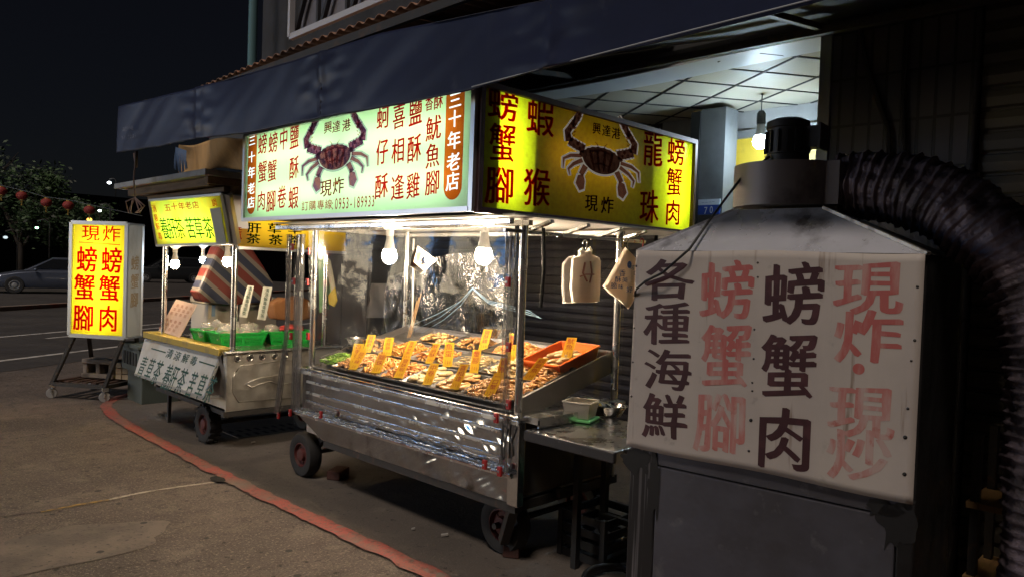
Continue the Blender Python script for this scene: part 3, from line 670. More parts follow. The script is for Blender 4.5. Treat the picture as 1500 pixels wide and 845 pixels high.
# the printed crab: shell, claws, legs as thin coloured film with a pale outline
def crab(pt, n, conv, prnt, shell, limb, tip, halo):
    n = V(n)
    def C(u, v, lift): return PP(*conv(u, v), pt, n)+n*lift
    def poly(mb, pts, lift): mb.add([C(u, v, lift) for u, v in pts], [list(range(len(pts)))])
    def limbpoly(pts, ws):
        L, R = [], []
        for i, (u, v) in enumerate(pts):
            a = V(pts[max(i-1, 0)]); b = V(pts[min(i+1, len(pts)-1)]); t = (b-a).normalized(); m_ = V((-t.y, t.x))
            L.append((u+m_.x*ws[i], v+m_.y*ws[i])); R.append((u-m_.x*ws[i], v-m_.y*ws[i]))
        return L, R
    def limb_mesh(mb, pts, ws, lift):
        L, R = limbpoly(pts, ws)
        for i in range(len(pts)-1):
            mb.add([C(*L[i], lift), C(*R[i], lift), C(*R[i+1], lift), C(*L[i+1], lift)], [(0, 1, 2, 3)])
    # unit picture: x -1..1, y -1 (bottom)..1 (top)
    claw = [[(.42,.08),(.62,.14),(.82,.22)], [(.82,.20),(.86,.42),(.72,.62)], [(.74,.58),(.58,.80),(.46,1.02)]]
    cw_ = [[.10,.10,.10], [.09,.08,.06], [.075,.06,.012]]
    pinc = [[(.72,.62),(.66,.82),(.56,.98)]]; pw = [[.03,.025,.006]]
    legs = [[(.5,-.08),(.78,-.12),(.96,-.22),(.98,-.46)], [(.48,-.18),(.70,-.30),(.84,-.44),(.80,-.60)], [(.40,-.30),(.52,-.52)]]
    lw = [[.045,.04,.03,.008], [.05,.04,.03,.008], [.07,.06]]
    paddle = [(.46,-.50),(.60,-.55),(.66,-.74),(.56,-.90),(.44,-.84),(.42,-.66)]
    body = []
    for i in range(40):
        a = 2*PI*i/40; r = 1+.05*(i % 2)*(1 if 2 < i < 18 else 0)
        x = .48*math.cos(a)*r*(1.18 if abs(math.cos(a)) > .92 and math.sin(a) > 0 else 1); y = (.25*math.sin(a) if math.sin(a) > 0 else .36*math.sin(a))*r-.06
        body.append((x, y))
    hm, sm = MB(), MB(); sides = []
    g = .04
    for s_ in (-1, 1):
        lm, tm, km = MB(), MB(), MB()
        f = lambda pts: [(s_*u, v) for u, v in pts]
        for j, (ps_, w_) in enumerate(zip(claw, cw_)):
            limb_mesh(hm, f(ps_), [x+g for x in w_], .0006+.0001*j); limb_mesh(lm, f(ps_), w_, .0020+.0001*j)
            a, b = V(ps_[0]), V(ps_[-1]); L = (b-a).length; d_ = (b-a)/L; q_ = V((-d_.y, d_.x))
            for k in range(4):      # spines along the claw arm
                o_ = a+d_*L*(.15+.22*k)+q_*w_[1]*.8; e_ = o_+q_*.055+d_*.05
                for sg_ in (1, -1):
                    o_ = a+d_*L*(.15+.22*k)+q_*w_[1]*.8*sg_; e_ = o_+q_*.055*sg_+d_*.05
                    km.add([C(s_*(o_.x-d_.x*.03), o_.y-d_.y*.03, .0026), C(s_*(o_.x+d_.x*.03), o_.y+d_.y*.03, .0026), C(s_*e_.x, e_.y, .0026)], [(0, 1, 2)])
            for k in range(5):      # pale speckle patches
                o_ = a+d_*L*(.1+.19*k)+q_*w_[1]*.4*(-1)**k; r_ = .018+.012*((k*7+j) % 3)
                km.add([C(s_*(o_.x+r_*math.cos(t_)), o_.y+r_*1.4*math.sin(t_), .0027) for t_ in [n_*PI/3 for n_ in range(6)]], [list(range(6))])
        for ps_, w_ in zip(pinc, pw): limb_mesh(lm, f(ps_), w_, .0024)
        for j, (ps_, w_) in enumerate(zip(legs, lw)):
            limb_mesh(hm, f(ps_), [x+g for x in w_], .0009+.0001*j); limb_mesh(tm, f(ps_), w_, .0026+.0001*j)
        cx_ = sum(p_[0] for p_ in paddle)/6; cy_ = sum(p_[1] for p_ in paddle)/6
        poly(hm, f([(cx_+(u-cx_)*1.35, cy_+(v-cy_)*1.3) for u, v in paddle]), .0013); poly(tm, f(paddle), .0030)
        sides.append((lm, tm, km))
    poly(hm, [(u*1.1, (v+.06)*1.14-.06) for u, v in body], .0015); poly(sm, body, .0034)
    stripes = MB()
    for x in (-.24, -.08, .08, .24): limb_mesh(stripes, [(x*1.2, .10), (x, -.12), (x*.7, -.36)], [.03, .035, .015], .0038)
    limb_mesh(stripes, [(-.30, .06), (0, .13), (.30, .06)], [.02, .03, .02], .0039); limb_mesh(stripes, [(-.20, -.22), (0, -.18), (.20, -.22)], [.012, .02, .012], .0039)
    for s_ in (-1, 1): limb_mesh(stripes, [(s_*.07, .17), (s_*.10, .25), (s_*.16, .30)], [.012, .010, .004], .0036)
    pic = hm.build('crab_picture', halo, prnt)
    for lm, tm, km in sides:
        o_ = lm.build('claw', limb, pic); km.build('claw_speckle', tip, o_) if False else km.build('claw_speckle', tip, pic); tm.build('legs', tip, pic)
    sm.build('shell', shell, pic); stripes.build('shell_marks', tip, pic)
crab(FP, FN, lambda u, v: (491+49*u, 224-7*u-60*v), sf, film('crab_shell', (.50,.15,.17), ((.10,.03,.10), 26, .42, .58)), film('crab_claw', (.48,.14,.26), ((.12,.03,.14), 26, .42, .6)), film('crab_leg', (.66,.20,.22), ((.42,.14,.32), 18, .45, .6)), film('crab_halo', (.52,.46,.66)))
crab(SP, SN, lambda u, v: (880+57*u, 229+11*u-63*v), ss, film('crab_shell_dark', (.11,.05,.035), ((.05,.02,.015), 26, .42, .58)), film('crab_claw_dark', (.17,.08,.055), ((.08,.03,.025), 26, .42, .6)), film('crab_leg_dark', (.32,.14,.09), ((.24,.1,.07), 18, .45, .6)), emit('crab_halo_glow', (.85,.75,.62), .10))  # side crab's pale outline is a faint glow added over the dim face

# ------------------------------------------------------------------ clear curtains on the cart
mb = MB(); mb.grid(lambda u, v: (CX0-.028-.010*math.sin(u*23+v*3)*(.3+v)-.02*(1-v)*nz(u*9, v*4), CY0-.01+u*2.12, .845+v*.985), 60, 26)
mb.build('clear_curtain', PLAST, ct, smooth='all')
mb = MB(); mb.grid(lambda u, v: (2.82+u*.84, 2.683+.008*math.sin(u*17+v*2), .86+v*.95), 24, 20); mb.build('clear_curtain', PLAST, ct, smooth='all')
mb = MB(); mb.grid(lambda u, v: (2.82+u*.84, 4.86+.01*math.sin(u*17+v*2), .86+v*.95), 24, 20); mb.build('clear_curtain', PLAST, ct, smooth='all')
mb = MB()
for k, (y, wd, zb) in enumerate(((5.06, .035, .47), (4.93, .05, .50), (4.87, .03, .50), (2.735, .05, .52))):
    mb = MB(); mb.grid(lambda u, v: (CX0-.05+.018*math.sin(u*14+v*3+k)-(.05 if k == 0 else 0)*max(0, .5-v)*2, y+(u-.5)*wd*(1.0+.8*abs(v-.5))+(.08 if k == 0 else 0)*max(0, .35-v), zb+v*(1.80-zb)), 12, 26); mb.build('folded_curtain', PLASTF, ct, smooth='all')
mb = MB(); mb.grid(lambda u, v: (CX0-.055+.02*math.cos(v*2*PI)+.006*nz(u*40, v*3), 2.75+u*2.1, .545-.012*u+.016*math.sin(v*2*PI)+.008*nz(u*45, v*3, 5)), 110, 10); mb.build('rolled_curtain', PLASTF, ct, smooth='all')
for (x, y) in ((470,607),(710,680),(732,690),(745,508),(744,413),(745,592),(727,612),(430,412),(450,413),(426,492),(451,492),(452,368),(428,362),(425,604),(408,608)):
    p = P(x, y, 'x', CX0-.075); mb = MB(); mb.box(p.x-.008, p.y-.014, p.z-.025, p.x+.008, p.y+.014, p.z+.025); mb.box(p.x-.014, p.y-.006, p.z-.006, p.x-.008, p.y+.006, p.z+.006, 1)
    mb.build('curtain_clip', [REDCLIP, mat('clip_pin', (.6,.6,.6), .3, 1)] if (x, y) == (470, 607) else [REDCLIP, bpy.data.materials['clip_pin']], ct, bevel=.003)
# black elastic and cable down the right post
mb = MB(); mb.tube([(CX0-.05, 2.76, .80), (CX0-.055, 2.70, .77), (CX0-.05, 2.725, .70), (CX0-.055, 2.72, .62), (CX0-.05, 2.74, .60), (CX0-.05, 2.75, .70), (CX0-.05, 2.74, .79)], .006, 6); mb.build('elastic_cord', BLACK, ct); mb = MB(); mb.tube([(2.84, 2.80, 1.84), (2.83, 2.79, 1.6), (2.84, 2.77, 1.35), (2.83, 2.775, 1.2)], .014, 6); mb.build('elastic_cord', BLACK, ct); mb = MB()
mb.tube([(2.95, 2.71, 1.83), (2.96, 2.705, 1.6), (2.95, 2.71, 1.40)], .011, 6); mb.build('elastic_cord', BLACK, ct)
# dark crumpled plastic sheet across the back and the pale bit of sheeting left of it
CRUM = plastic('crumpled_sheet', tint=(.20,.19,.21), gl=.10, rough=.12, haze=.0, bump=((9, .9, .10, (1, 1, .22)), (24, .5, .02, (1, 1, .35))))
mb = MB()
def crum(u, v):
    p = P(572+u*172-(1-v)*22*(1-u), 505-v*(118+28*u-20*(2*u-1)**2), 'x', 3.70)
    return p+V((.07*nz(u*10+v*1.5, v*1.1)+.022*nz(u*30+v*4, v*4, 3), 0, 0))
mb.grid(crum, 70, 50); o = mb.build('rear_sheet', CRUM, ct, smooth='all'); o['label'] = 'dark crumpled shiny plastic sheet hung across the back of the cart'
# bulbs under the cart roof
for (x, y, lb) in ((570, 387, 'bright round bulb over the middle of the food trays under the metal cart roof'), (708, 388, 'bright round bulb under the metal cart roof, close to the front corner post')):
    p = P(x, y, 'x', 3.02); lamp_bulb('cart_bulb', p, lb, E_NEUT, .052, 'bulbs under the metal cart roof', shade=True)

# ------------------------------------------------------------------ trays, food, tags
def tray(x0, x1, y0, y1, h, label, m=TRAY):
    t = thing('food_tray', ((x0+x1)/2, (y0+y1)/2, deck((x0+x1)/2)), label, 'food tray', 'food trays on the sloping display')
    def q(x, y, up): return V((x-up*.34, y, deck(x)-.018+up))
    mb = MB(); i = .028
    b = [q(x0+i, y0+i, .002), q(x1-i, y0+i, .002), q(x1-i, y1-i, .002), q(x0+i, y1-i, .002)]
    tp = [q(x0, y0, h), q(x1, y0, h), q(x1, y1, h), q(x0, y1, h)]
    rm = [q(x0-.012, y0-.012, h+.002), q(x1+.012, y0-.012, h+.002), q(x1+.012, y1+.012, h+.002), q(x0-.012, y1+.012, h+.002)]
    lo_ = [q(x0-.012, y0-.012, h-.006), q(x1+.012, y0-.012, h-.006), q(x1+.012, y1+.012, h-.006), q(x0-.012, y1+.012, h-.006)]
    ob = [q(x0+i-.003, y0+i-.003, 0), q(x1-i+.003, y0+i-.003, 0), q(x1-i+.003, y1-i+.003, 0), q(x0+i-.003, y1-i+.003, 0)]
    vs = b+tp+rm+lo_+ob; fs = [(0,1,2,3), (19,18,17,16)]
    for a, c in ((0, 4), (4, 8), (8, 12), (12, 16)):
        for k in range(4):
            k2 = (k+1) % 4; fs.append((a+k, c+k, c+k2, a+k2))
    mb.add(vs, fs); mb.build('pan', m, t); return t
def bits(mb, n, x0, x1, y0, y1, base, kind, heap=.048):
    for k in range(n):
        u, v = random.random(), random.random()
        x = x0+(x1-x0)*u; y = y0+(y1-y0)*v
        hz = heap*(1-(2*u-1)**2*.8)*(1-(2*v-1)**2*.8)*random.uniform(.5, 1.1)
        p = V((x, y, deck(x)-.018+base+hz)); a = random.uniform(0, 2*PI)
        if kind == 'stick':
            l = random.uniform(.022, .042); d = V((math.cos(a), math.sin(a), random.uniform(-.25, .45)))*l; s_ = V((-math.sin(a), math.cos(a), .3))*l*.3
            mb.tube([p-d, p-d*.3+s_, p+d*.4+s_*.8, p+d], [.004, .0078, .0085, .003], 6)
        elif kind == 'bean':
            l = random.uniform(.03, .05); d = V((math.cos(a), math.sin(a), random.uniform(-.1, .2)))*l; mb.tube([p-d, p, p+d], [.003, .004, .003], 5)
        elif kind == 'lump': mb.sphere(p, random.uniform(.012, .023), 7, 5, (random.uniform(.7, 1.5), random.uniform(.7, 1.4), random.uniform(.5, .9)))
        elif kind == 'crab':
            r_ = random.uniform(.016, .024); tl = V((math.cos(a), math.sin(a), 0)); sd_ = V((-math.sin(a), math.cos(a), 0))
            mb.sphere(p+V((0, 0, .008)), r_, 8, 5, (1.25, 1.05, .5))
            for q_ in range(6):
                b_2 = (sd_ if q_ % 2 else -sd_)*r_+tl*(q_//2-1)*r_*.7; mb.tube([p+b_2*.8, p+b_2*1.7+V((0, 0, .012)), p+b_2*2.3-V((0, 0, .008))], [.0045, .004, .0015], 5)
        elif kind == 'ring':
            r_ = random.uniform(.018, .026); tl = V((random.gauss(0, .5), random.gauss(0, .5), 1)).normalized(); u_ = tl.orthogonal().normalized(); w_ = tl.cross(u_)
            mb.tube([p+(u_*math.cos(t_)+w_*math.sin(t_))*r_ for t_ in [q_*PI/5 for q_ in range(11)]], .0075, 6, caps=False)
        elif kind == 'leg':
            l = random.uniform(.016, .03); d = V((math.cos(a), math.sin(a), .6))*l; e = V((math.cos(a+1), math.sin(a+1), -.6))*l
            mb.tube([p-d*.8, p+V((0, 0, .012)), p+e], [.007, .010, .002], 6)
        else: mb.sphere(p, random.uniform(.022, .036), 8, 6, (random.uniform(1, 1.8), random.uniform(.5, .8), .5))
    return mb
def foodmat(n, c, d): return mat(n, c, .33, dirt=((d, 30, .45, .65), ((c[0]*.35, c[1]*.25, c[2]*.2), 55, .58, .68)), bump=((60, .5, .004),))
F_GRN = foodmat('green_beans', (.14,.30,.03), (.3,.42,.08)); F_GOLD = foodmat('golden_batter', (.60,.28,.05), (.36,.13,.02)); F_PALE = foodmat('pale_squid', (.66,.42,.16), (.46,.21,.06))
F_CRAB = foodmat('fried_crab_legs', (.55,.27,.09), (.70,.42,.2)); F_WHT = foodmat('white_slices', (.68,.54,.30), (.6,.38,.13)); F_ORG = foodmat('orange_shrimp', (.65,.24,.05), (.72,.45,.16)); F_BRN = foodmat('brown_bits', (.42,.20,.06), (.6,.36,.13))
lay = []
fx = [462, 487, 520, 552, 587, 629, 672, 744]; fyp = [531, 537, 543, 551, 558, 566, 577, 593]
ys = [P(x, y, 'x', 2.80).y for x, y in zip(fx, fyp)]
front = [(F_GRN, 'bean', 70, 'green beans'), (F_CRAB, 'crab', 34, 'fried crab claws'), (F_GOLD, 'leg', 140, 'golden squid beaks'), (F_ORG, 'stick', 110, 'salt crisp shrimp'), (F_WHT, 'fillet', 22, 'pale rolled squid'), (F_PALE, 'fillet', 30, 'smelt fish'), (F_BRN, 'crab', 55, 'bite size crabs')]
nm = ['small tray of green beans at the left end of the display', 'dark tray of fried crab claws beside the green beans', 'dark front tray of golden fried pieces with a tag reading 龍珠', 'front tray of orange fried shrimp with a tag reading 鹽酥蝦', 'front tray of pale squid rolls with a tag reading 中卷', 'front tray with a tag reading 喜相逢', 'large dark front tray of fried bite-size crab at the corner post']
for i in range(7):
    y1, y0 = ys[i]-.014, ys[i+1]+.014
    x1 = 3.02 if i == 0 else 3.06
    tray(2.805 if i else 2.86, x1, y0, y1, .034, nm[i], TRAYD); lay.append((2.83, x1-.02, y0+.015, y1-.015, front[i], nm[i]))
mids = [(4.80, 4.44, F_BRN, 'lump', 40, 'mid row tray of brown fried bits, leftmost behind the green beans'), (4.42, 4.06, F_GOLD, 'ring', 60, 'mid row tray behind the tag reading 花枝餅'), (4.04, 3.70, F_ORG, 'stick', 60, 'mid row tray of pale fried strips behind the 香酥魷魚 tag'),
        (3.68, 3.34, F_WHT, 'bean', 45, 'mid row tray of long pale fish rolls with the tag 魚蛋'), (3.32, 3.02, F_WHT, 'ring', 40, 'mid row tray with white fillets behind the tag reading 蟹腳'), (3.00, 2.78, F_CRAB, 'stick', 90, 'mid row tray of fried crab sticks right beside the corner post')]
for (y1, y0, m_, kd, n_, lb) in mids:
    tray(3.10, 3.34, y0, y1, .04, lb); lay.append((3.12, 3.32, y0+.02, y1-.02, (m_, kd, n_, lb), lb))
rears = [(4.40, 4.02, F_PALE, 'lump', 30, 'rear row tray of pale fritters, leftmost of its row'), (3.98, 3.62, F_BRN, 'stick', 50, 'rear row tray of brown strips behind the red card'), (3.58, 3.22, F_ORG, 'stick', 150, 'rear row tray heaped with orange shreds beside the 鹽酥雞 tag')]
for (y1, y0, m_, kd, n_, lb) in rears:
    tray(3.38, 3.61, y0, y1, .045, lb); lay.append((3.40, 3.59, y0+.02, y1-.02, (m_, kd, n_, lb), lb))
for (x0, x1, y0, y1, (m_, kd, n_, d), lb) in lay:
    mb = bits(MB(), int(n_*(2.0 if kd in ('lump', 'fillet', 'bean', 'ring') else 1.5)), x0, x1, y0, y1, .018, kd); o = mb.build('fried_seafood', m_, smooth='all')
    tag(o, 'heap of food filling the '+lb.replace(' tray of', ' tray, ').split(' with')[0], 'food', 'food on the display trays', 'stuff')

CARDT = thinmat('thin_yellow_card', (.95,.68,.06), .45)
def price_tag(px, py, qx, qy, wpx, text, price, label, depth=None):
    """card leaning back on the food: top-centre and bottom-centre read off the survey photo"""
    n = V((SL, 0, -1)); b = PP(qx, qy, (2.80, 0, .895), n)
    if depth: b = P(qx, qy, 'x', depth)
    nn = V((-.78, -.62, .12)).normalized(); t = PP(px, py, b+V((.02, .015, 0)), nn)
    up = t-b; wd = V((.62, -.78, 0)).normalized()
    half = (PP(qx+wpx/2, qy, b, nn)-PP(qx-wpx/2, qy, b, nn)).length/2
    nn = wd.cross(up).normalized()
    if nn.dot(EYEP-b) < 0: nn = -nn
    th = thing('price_tag', b, label, 'price tag', 'yellow price tags in the food')
    MB().obox((b+t)/2, wd*half, up/2, nn*.0012).build('card', CARDT, th)
    h = up.length; chars = list(text); total = len(chars)+1.0
    ch_h = h*.9/(total+.25); mb = MB()
    for i, c in enumerate(chars):
        o = b+up*(.95-(i+.5)*ch_h/h); put(mb, c, o, wd*min(half*1.5, ch_h*1.2), up.normalized()*ch_h, nn, THIN, .002, 1)
    for i, c in enumerate(price):
        o = b+up*(.06+.5*ch_h/h)+wd*((i-(len(price)-1)/2)*half*.5); put(mb, c, o, wd*half*.55, up.normalized()*ch_h*.8, nn, THIN, .002, 1)
    mb.build('lettering', REDINK, th)
tags = [(526,503,519,535,15,'四季豆','100'), (545,490,537,516,12,'鹽酥蚵','100'), (532,514,516,541,12,'甜不辣','50'), (571,494,566,521,13,'花枝餅','100'), (561,518,550,546,13,'龍珠','150'), (605,499,594,526,12,'香酥魷魚','100'), (596,524,583,553,13,'鹽酥蝦','100'),
        (640,503,628,532,11,'鮮蚵酥','100'), (659,501,655,537,14,'魚蛋','100'), (637,532,625,563,13,'中卷','150'), (681,533,665,570,13,'喜相逢','100'), (699,512,694,546,13,'蟹腳','100'), (715,482,707,512,13,'鹽酥雞','100'), (752,488,749,530,11,'蟹肉','100'),
        (740,524,731,560,13,'蝦猴','100'), (732,546,715,581,15,'一口蟹','120'), (797,524,772,556,15,'柳葉魚','100')]
for a in tags:
    price_tag(*a, 'yellow price tag with red writing %s above %s' % (a[5], a[6]))
# red blank card behind the trays
p = P(580, 511, 'x', 3.40); t = MB().obox(p, V((.01, .0, .0)), V((0, .045, 0)), V((0, 0, .03))).build('card', REDCLIP); tag(t, 'small bright red card standing among the rear trays', 'card')
# orange plastic basket with food and its tag
ob = thing('plastic_basket', (3.42, 2.94, deck(3.42)), 'bright orange plastic basket of pale fried food at the right end of the display', 'basket')
def qb(x, y, up): return V((x-up*.34, y, deck(x)-.018+up))
def basket_mesh(mb, x0, x1, y0, y1, h, q, fl=.025, rim=.014):
    for t_ in (0, 1):
        o_ = .004*t_
        bt = [q(x0+fl+o_, y0+fl+o_, .004+o_), q(x1-fl-o_, y0+fl+o_, .004+o_), q(x1-fl-o_, y1-fl-o_, .004+o_), q(x0+fl+o_, y1-fl-o_, .004+o_)]
        tp = [q(x0+o_, y0+o_, h), q(x1-o_, y0+o_, h), q(x1-o_, y1-o_, h), q(x0+o_, y1-o_, h)]
        mb.add(bt+tp, [(0,1,2,3)]+[(k, 4+k, 4+(k+1) % 4, (k+1) % 4) for k in range(4)])
    for a, b in (((x0, y0), (x1, y0)), ((x1, y0), (x1, y1)), ((x1, y1), (x0, y1)), ((x0, y1), (x0, y0))):
        mb.bar(q(*a, h), q(*b, h), rim, .012)
mb = MB(); basket_mesh(mb, 3.24, 3.61, 2.79, 3.10, .085, qb)
ORG = mat('orange_plastic', (.90,.17,.02), .35); mb.build('bin', ORG, ob, bevel=.003)
mb = bits(MB(), 34, 3.29, 3.56, 2.83, 3.07, .03, 'fillet', .05); tag(mb.build('fried_seafood', F_WHT, smooth='all'), 'pale fried slices heaped in the orange plastic basket', 'food', None, 'stuff')
price_tag(838,494,829,524,15,'魷魚','150','pale yellow price tag standing in the orange basket', 3.42)
tray(2.92, 3.22, 2.775, 2.90, .034, 'tray of golden fried sticks seen through the right side curtain'); tag(bits(MB(), 130, 2.94, 3.20, 2.785, 2.89, .02, 'stick', .025).build('fried_seafood', F_GOLD, smooth='all'), 'golden fried sticks in the tray in front of the orange basket', 'food', None, 'stuff')
# steel colander bowls at the left and the back of the display
def bowl(name, c, r, h, m, label, cat):
    t = MB().lathe([(.001, .004), (r*.5, .004), (r*.62, .012), (r*.95, h), (r*1.06, h), (r*1.06, h-.004), (r*.97, h-.006), (r*.6, 0), (.001, 0)], c, n=28).build(name, m, smooth=True); return tag(t, label, cat)
bowl('steel_bowl', (3.13, 4.72, deck(3.13)+.03), .09, .06, STEEL, 'dented steel bowl standing behind the green bean tray', 'bowl')
bowl('steel_bowl', (3.66, 3.75, deck(3.6)+.03), .12, .07, STEEL, 'wide steel bowl at the back of the display below the crumpled sheet', 'bowl')

# ------------------------------------------------------------------ things hanging on the cart
def hook(p, m=STEEL, label='', r=.018):
    p = V(p); pts = [p+V((0, 0, .035))+V((r*math.cos(a), 0, r*math.sin(a))) for a in [PI*1.1-i*PI/7 for i in range(8)]]+[p+V((r*math.cos(a)-.0, 0, r*math.sin(a)-.012)) for a in [PI*.35-i*PI/6 for i in range(8)]]
    return tag(MB().tube(pts, .0035, 6).build('hook', m, smooth='all'), label, 'hook', 'hooks on the cart rail')
def hung_sheet(name, pxs, depth_axis, depth, thick, m, label, cat, n=3, dv=(.0, .012, 0), grp=None):
    t = thing(name, P(*pxs[len(pxs)//2], depth_axis, depth), label, cat, grp); pts = [P(x, y, depth_axis, depth) for x, y in pxs]
    mb = MB()
    for k in range(n):
        off = V(dv)*k+V((.008*k*nz(k*3.1), 0, -.006*k)); 
        cen = sum(pts, V())/len(pts); zt_ = max(p.z for p in pts)
        ring = []
        for p, q in zip(pts, pts[1:]+pts[:1]):
            for f_ in (0, .25, .5, .75): ring.append(p.lerp(q, f_))
        layers = []
        for sc_ in (1, .86, .7, .52, .34, .17):
            layers.append([cen+(p-cen)*sc_+off+V((0, .022*nz(p.x*18+sc_*4, k*2.0, p.z*5)*(1-.6*sc_)+.010*math.sin(p.x*70+sc_*2)*(zt_-p.z)*2-.020*(1-sc_), 0)) for p in ring])
        b0_ = len(mb.v); nn_ = len(ring)
        for L_ in layers: mb.v += L_
        for r_ in range(len(layers)-1):
            for c_ in range(nn_): mb.f.append([b0_+r_*nn_+c_, b0_+r_*nn_+(c_+1) % nn_, b0_+(r_+1)*nn_+(c_+1) % nn_, b0_+(r_+1)*nn_+c_]); mb.m.append(0)
        mb.f.append([b0_+(len(layers)-1)*nn_+c_ for c_ in range(nn_)]); mb.m.append(0)
    mb.build('sheets', m, t, smooth='all'); return t
YB = 2.66
bagpx = [(840,377),(848,374),(849,366),(853,362),(856,368),(861,367),(864,361),(868,366),(868,373),(878,378),(880,383),(880,420),(879,441),(840,442),(838,420),(839,385)]
b1 = hung_sheet('plastic_bags', bagpx, 'y', YB, .004, BAG, 'bundle of cream handled carrier bags hanging from the cart rail in front', 'plastic bags', 2, (0, .012, 0))
mb = MB(); mb.tube([P(857, 385, 'y', YB-.026), P(854, 400, 'y', YB-.026), P(860, 412, 'y', YB-.026)], .006, 6); mb.tube([P(865, 383, 'y', YB-.026), P(867, 400, 'y', YB-.026), P(864, 414, 'y', YB-.026)], .005, 6); mb.tube([P(850, 405, 'y', YB-.026), P(858, 402, 'y', YB-.026), P(870, 402, 'y', YB-.026)], .004, 6)
mb.build('print', mat('faded_red_print', (.62,.32,.26), .6), b1)
hung_sheet('plastic_bags', [(825,385),(833,376),(842,374),(846,390),(846,442),(826,443),(824,420)], 'y', YB+.10, .004, thinmat('milky_bag_grey', (.6,.57,.53)), 'greyer bundle of carrier bags hanging behind the cream bags', 'plastic bags', 2)
pb_ = hung_sheet('paper_bags', [(916,362),(950,398),(922,452),(884,418)], 'y', YB, .004, thinmat('cream_paper', (.92,.80,.66), .55), 'stack of cream paper snack bags with blue print hung by one corner beside the oven', 'paper bags', 2, (.008, .012, 0))
INKB = mat('blue_ink', (.03,.09,.33), .6)
mb = MB(); write(mb, [('香',911,400,10,10),('酥',905,409,9,9),('脆',899,418,9,9),('美',915,410,8,8),('味',909,420,7,7),('可',926,392,7,7),('口',931,400,7,7),('好',922,424,9,9)], (0, YB-.022, 0), (0, -1, 0), SANS); c = P(930, 388, 'y', YB-.022)
mb.lathe([(.001, 0), (.022, 0)], P(922, 388, 'y', YB-.024), (0, -1, 0), 12); mb.build('print', INKB, pb_)
pd_ = hung_sheet('paper_bags', [(612,360),(640,381),(622,398),(606,384)], 'y', 3.55, .004, mat('cream_paper_b', (.70,.60,.50), .6), 'small stack of paper bags with a blue oval hung inside the metal cart', 'paper bags', 4)
mb = MB(); mb.lathe([(.001, 0), (.024, 0)], P(626, 381, 'y', 3.52), (0, -1, 0), 14); mb.build('print', mat('bright_blue_ink', (.02,.16,.62), .5), pd_)
hook(P(857, 366, 'y', YB+.012), label='bent wire hook holding the bundle of cream carrier bags'); hook(P(917, 362, 'y', YB+.012), label='steel hook holding the paper snack bags', r=.022); hook(P(940, 362, 'y', YB+.012), REDCLIP, 'red coated hook at the far end of the cart rail')
# green and yellow apron hanging inside at the left
ap = thing('apron', P(478, 440, 'x', 3.62), 'pale green and yellow edged apron hanging inside the left end of the metal cart', 'apron')
def strip(mb, pxs, d, th=.01): mb.prism([P(x, y, 'x', d) for x, y in pxs], (th, 0, 0))
mb = MB(); strip(mb, [(466,375),(474,366),(482,395),(485,430),(480,452),(468,458)], 3.62); mb.build('cloth', mat('apron_green', (.20,.42,.2), .8, bump=((10, .5, .02),)), ap)
mb = MB(); strip(mb, [(474,372),(483,382),(490,420),(486,432),(480,400)], 3.60); mb.build('bib', mat('apron_cream', (.5,.47,.36), .8), ap)
mb = MB(); strip(mb, [(481,432),(490,421),(493,440),(489,449),(482,445)], 3.59); mb.build('pocket', mat('apron_yellow', (.6,.45,.04), .7), ap)
# pale grey cloth hanging deeper inside
t = MB(); t.grid(lambda u, v: P(536+u*(32+6*v)-14*(1-v)*0+ (1-v)*8*(1-u), 415+v*50, 'x', 3.95)+V((.03*nz(u*5, v*3), 0, 0)), 10, 10); o = t.build('hanging_cloth', mat('grey_cloth', (.20,.20,.21), .9), smooth='all', solid=.006); tag(o, 'limp grey cloth hanging behind the middle of the metal cart', 'cloth')
# strands of pale blue nylon string, wooden skewers and a thin white pipe at the back
mb = MB()
for k in range(3):
    mb.tube([P(598+k*4, 478+k*8, 'x', 3.64), P(640+k*5, 460+k*4, 'x', 3.63), P(675, 441+k*3-3*(k==1), 'x', 3.62), P(692, 421+k, 'x', 3.62)], .0013, 5)
for k in range(3): mb.tube([P(692, 421+k, 'x', 3.62), P(715, 440+k*2, 'x', 3.62), P(745, 447+k*3, 'x', 3.60), P(775, 455+k*3, 'x', 3.55), P(793, 466, 'x', 3.5)], .0013, 5)
tag(mb.build('nylon_string', mat('blue_string', (.22,.36,.48), .5), smooth='all'), 'bundle of pale blue nylon string tied across the back of the cart', 'string')
mb = MB(); mb.tube([P(606, 350, 'x', 3.55), P(604, 490, 'x', 3.55)], .008, 8); tag(mb.build('white_pipe', WHITEP, smooth='all'), 'thin upright white pipe in the middle of the metal cart', 'pipe')
mb = MB()
for k in range(3): mb.tube([P(611+k*3, 440-k*5, 'x', 3.52), P(597+k*2, 494, 'x', 3.5)], .003, 5)
tag(mb.build('wooden_skewers', mat('skewer_wood', (.45,.27,.12), .7)), 'few thin wooden skewers leaning beside the white pipe', 'skewers')

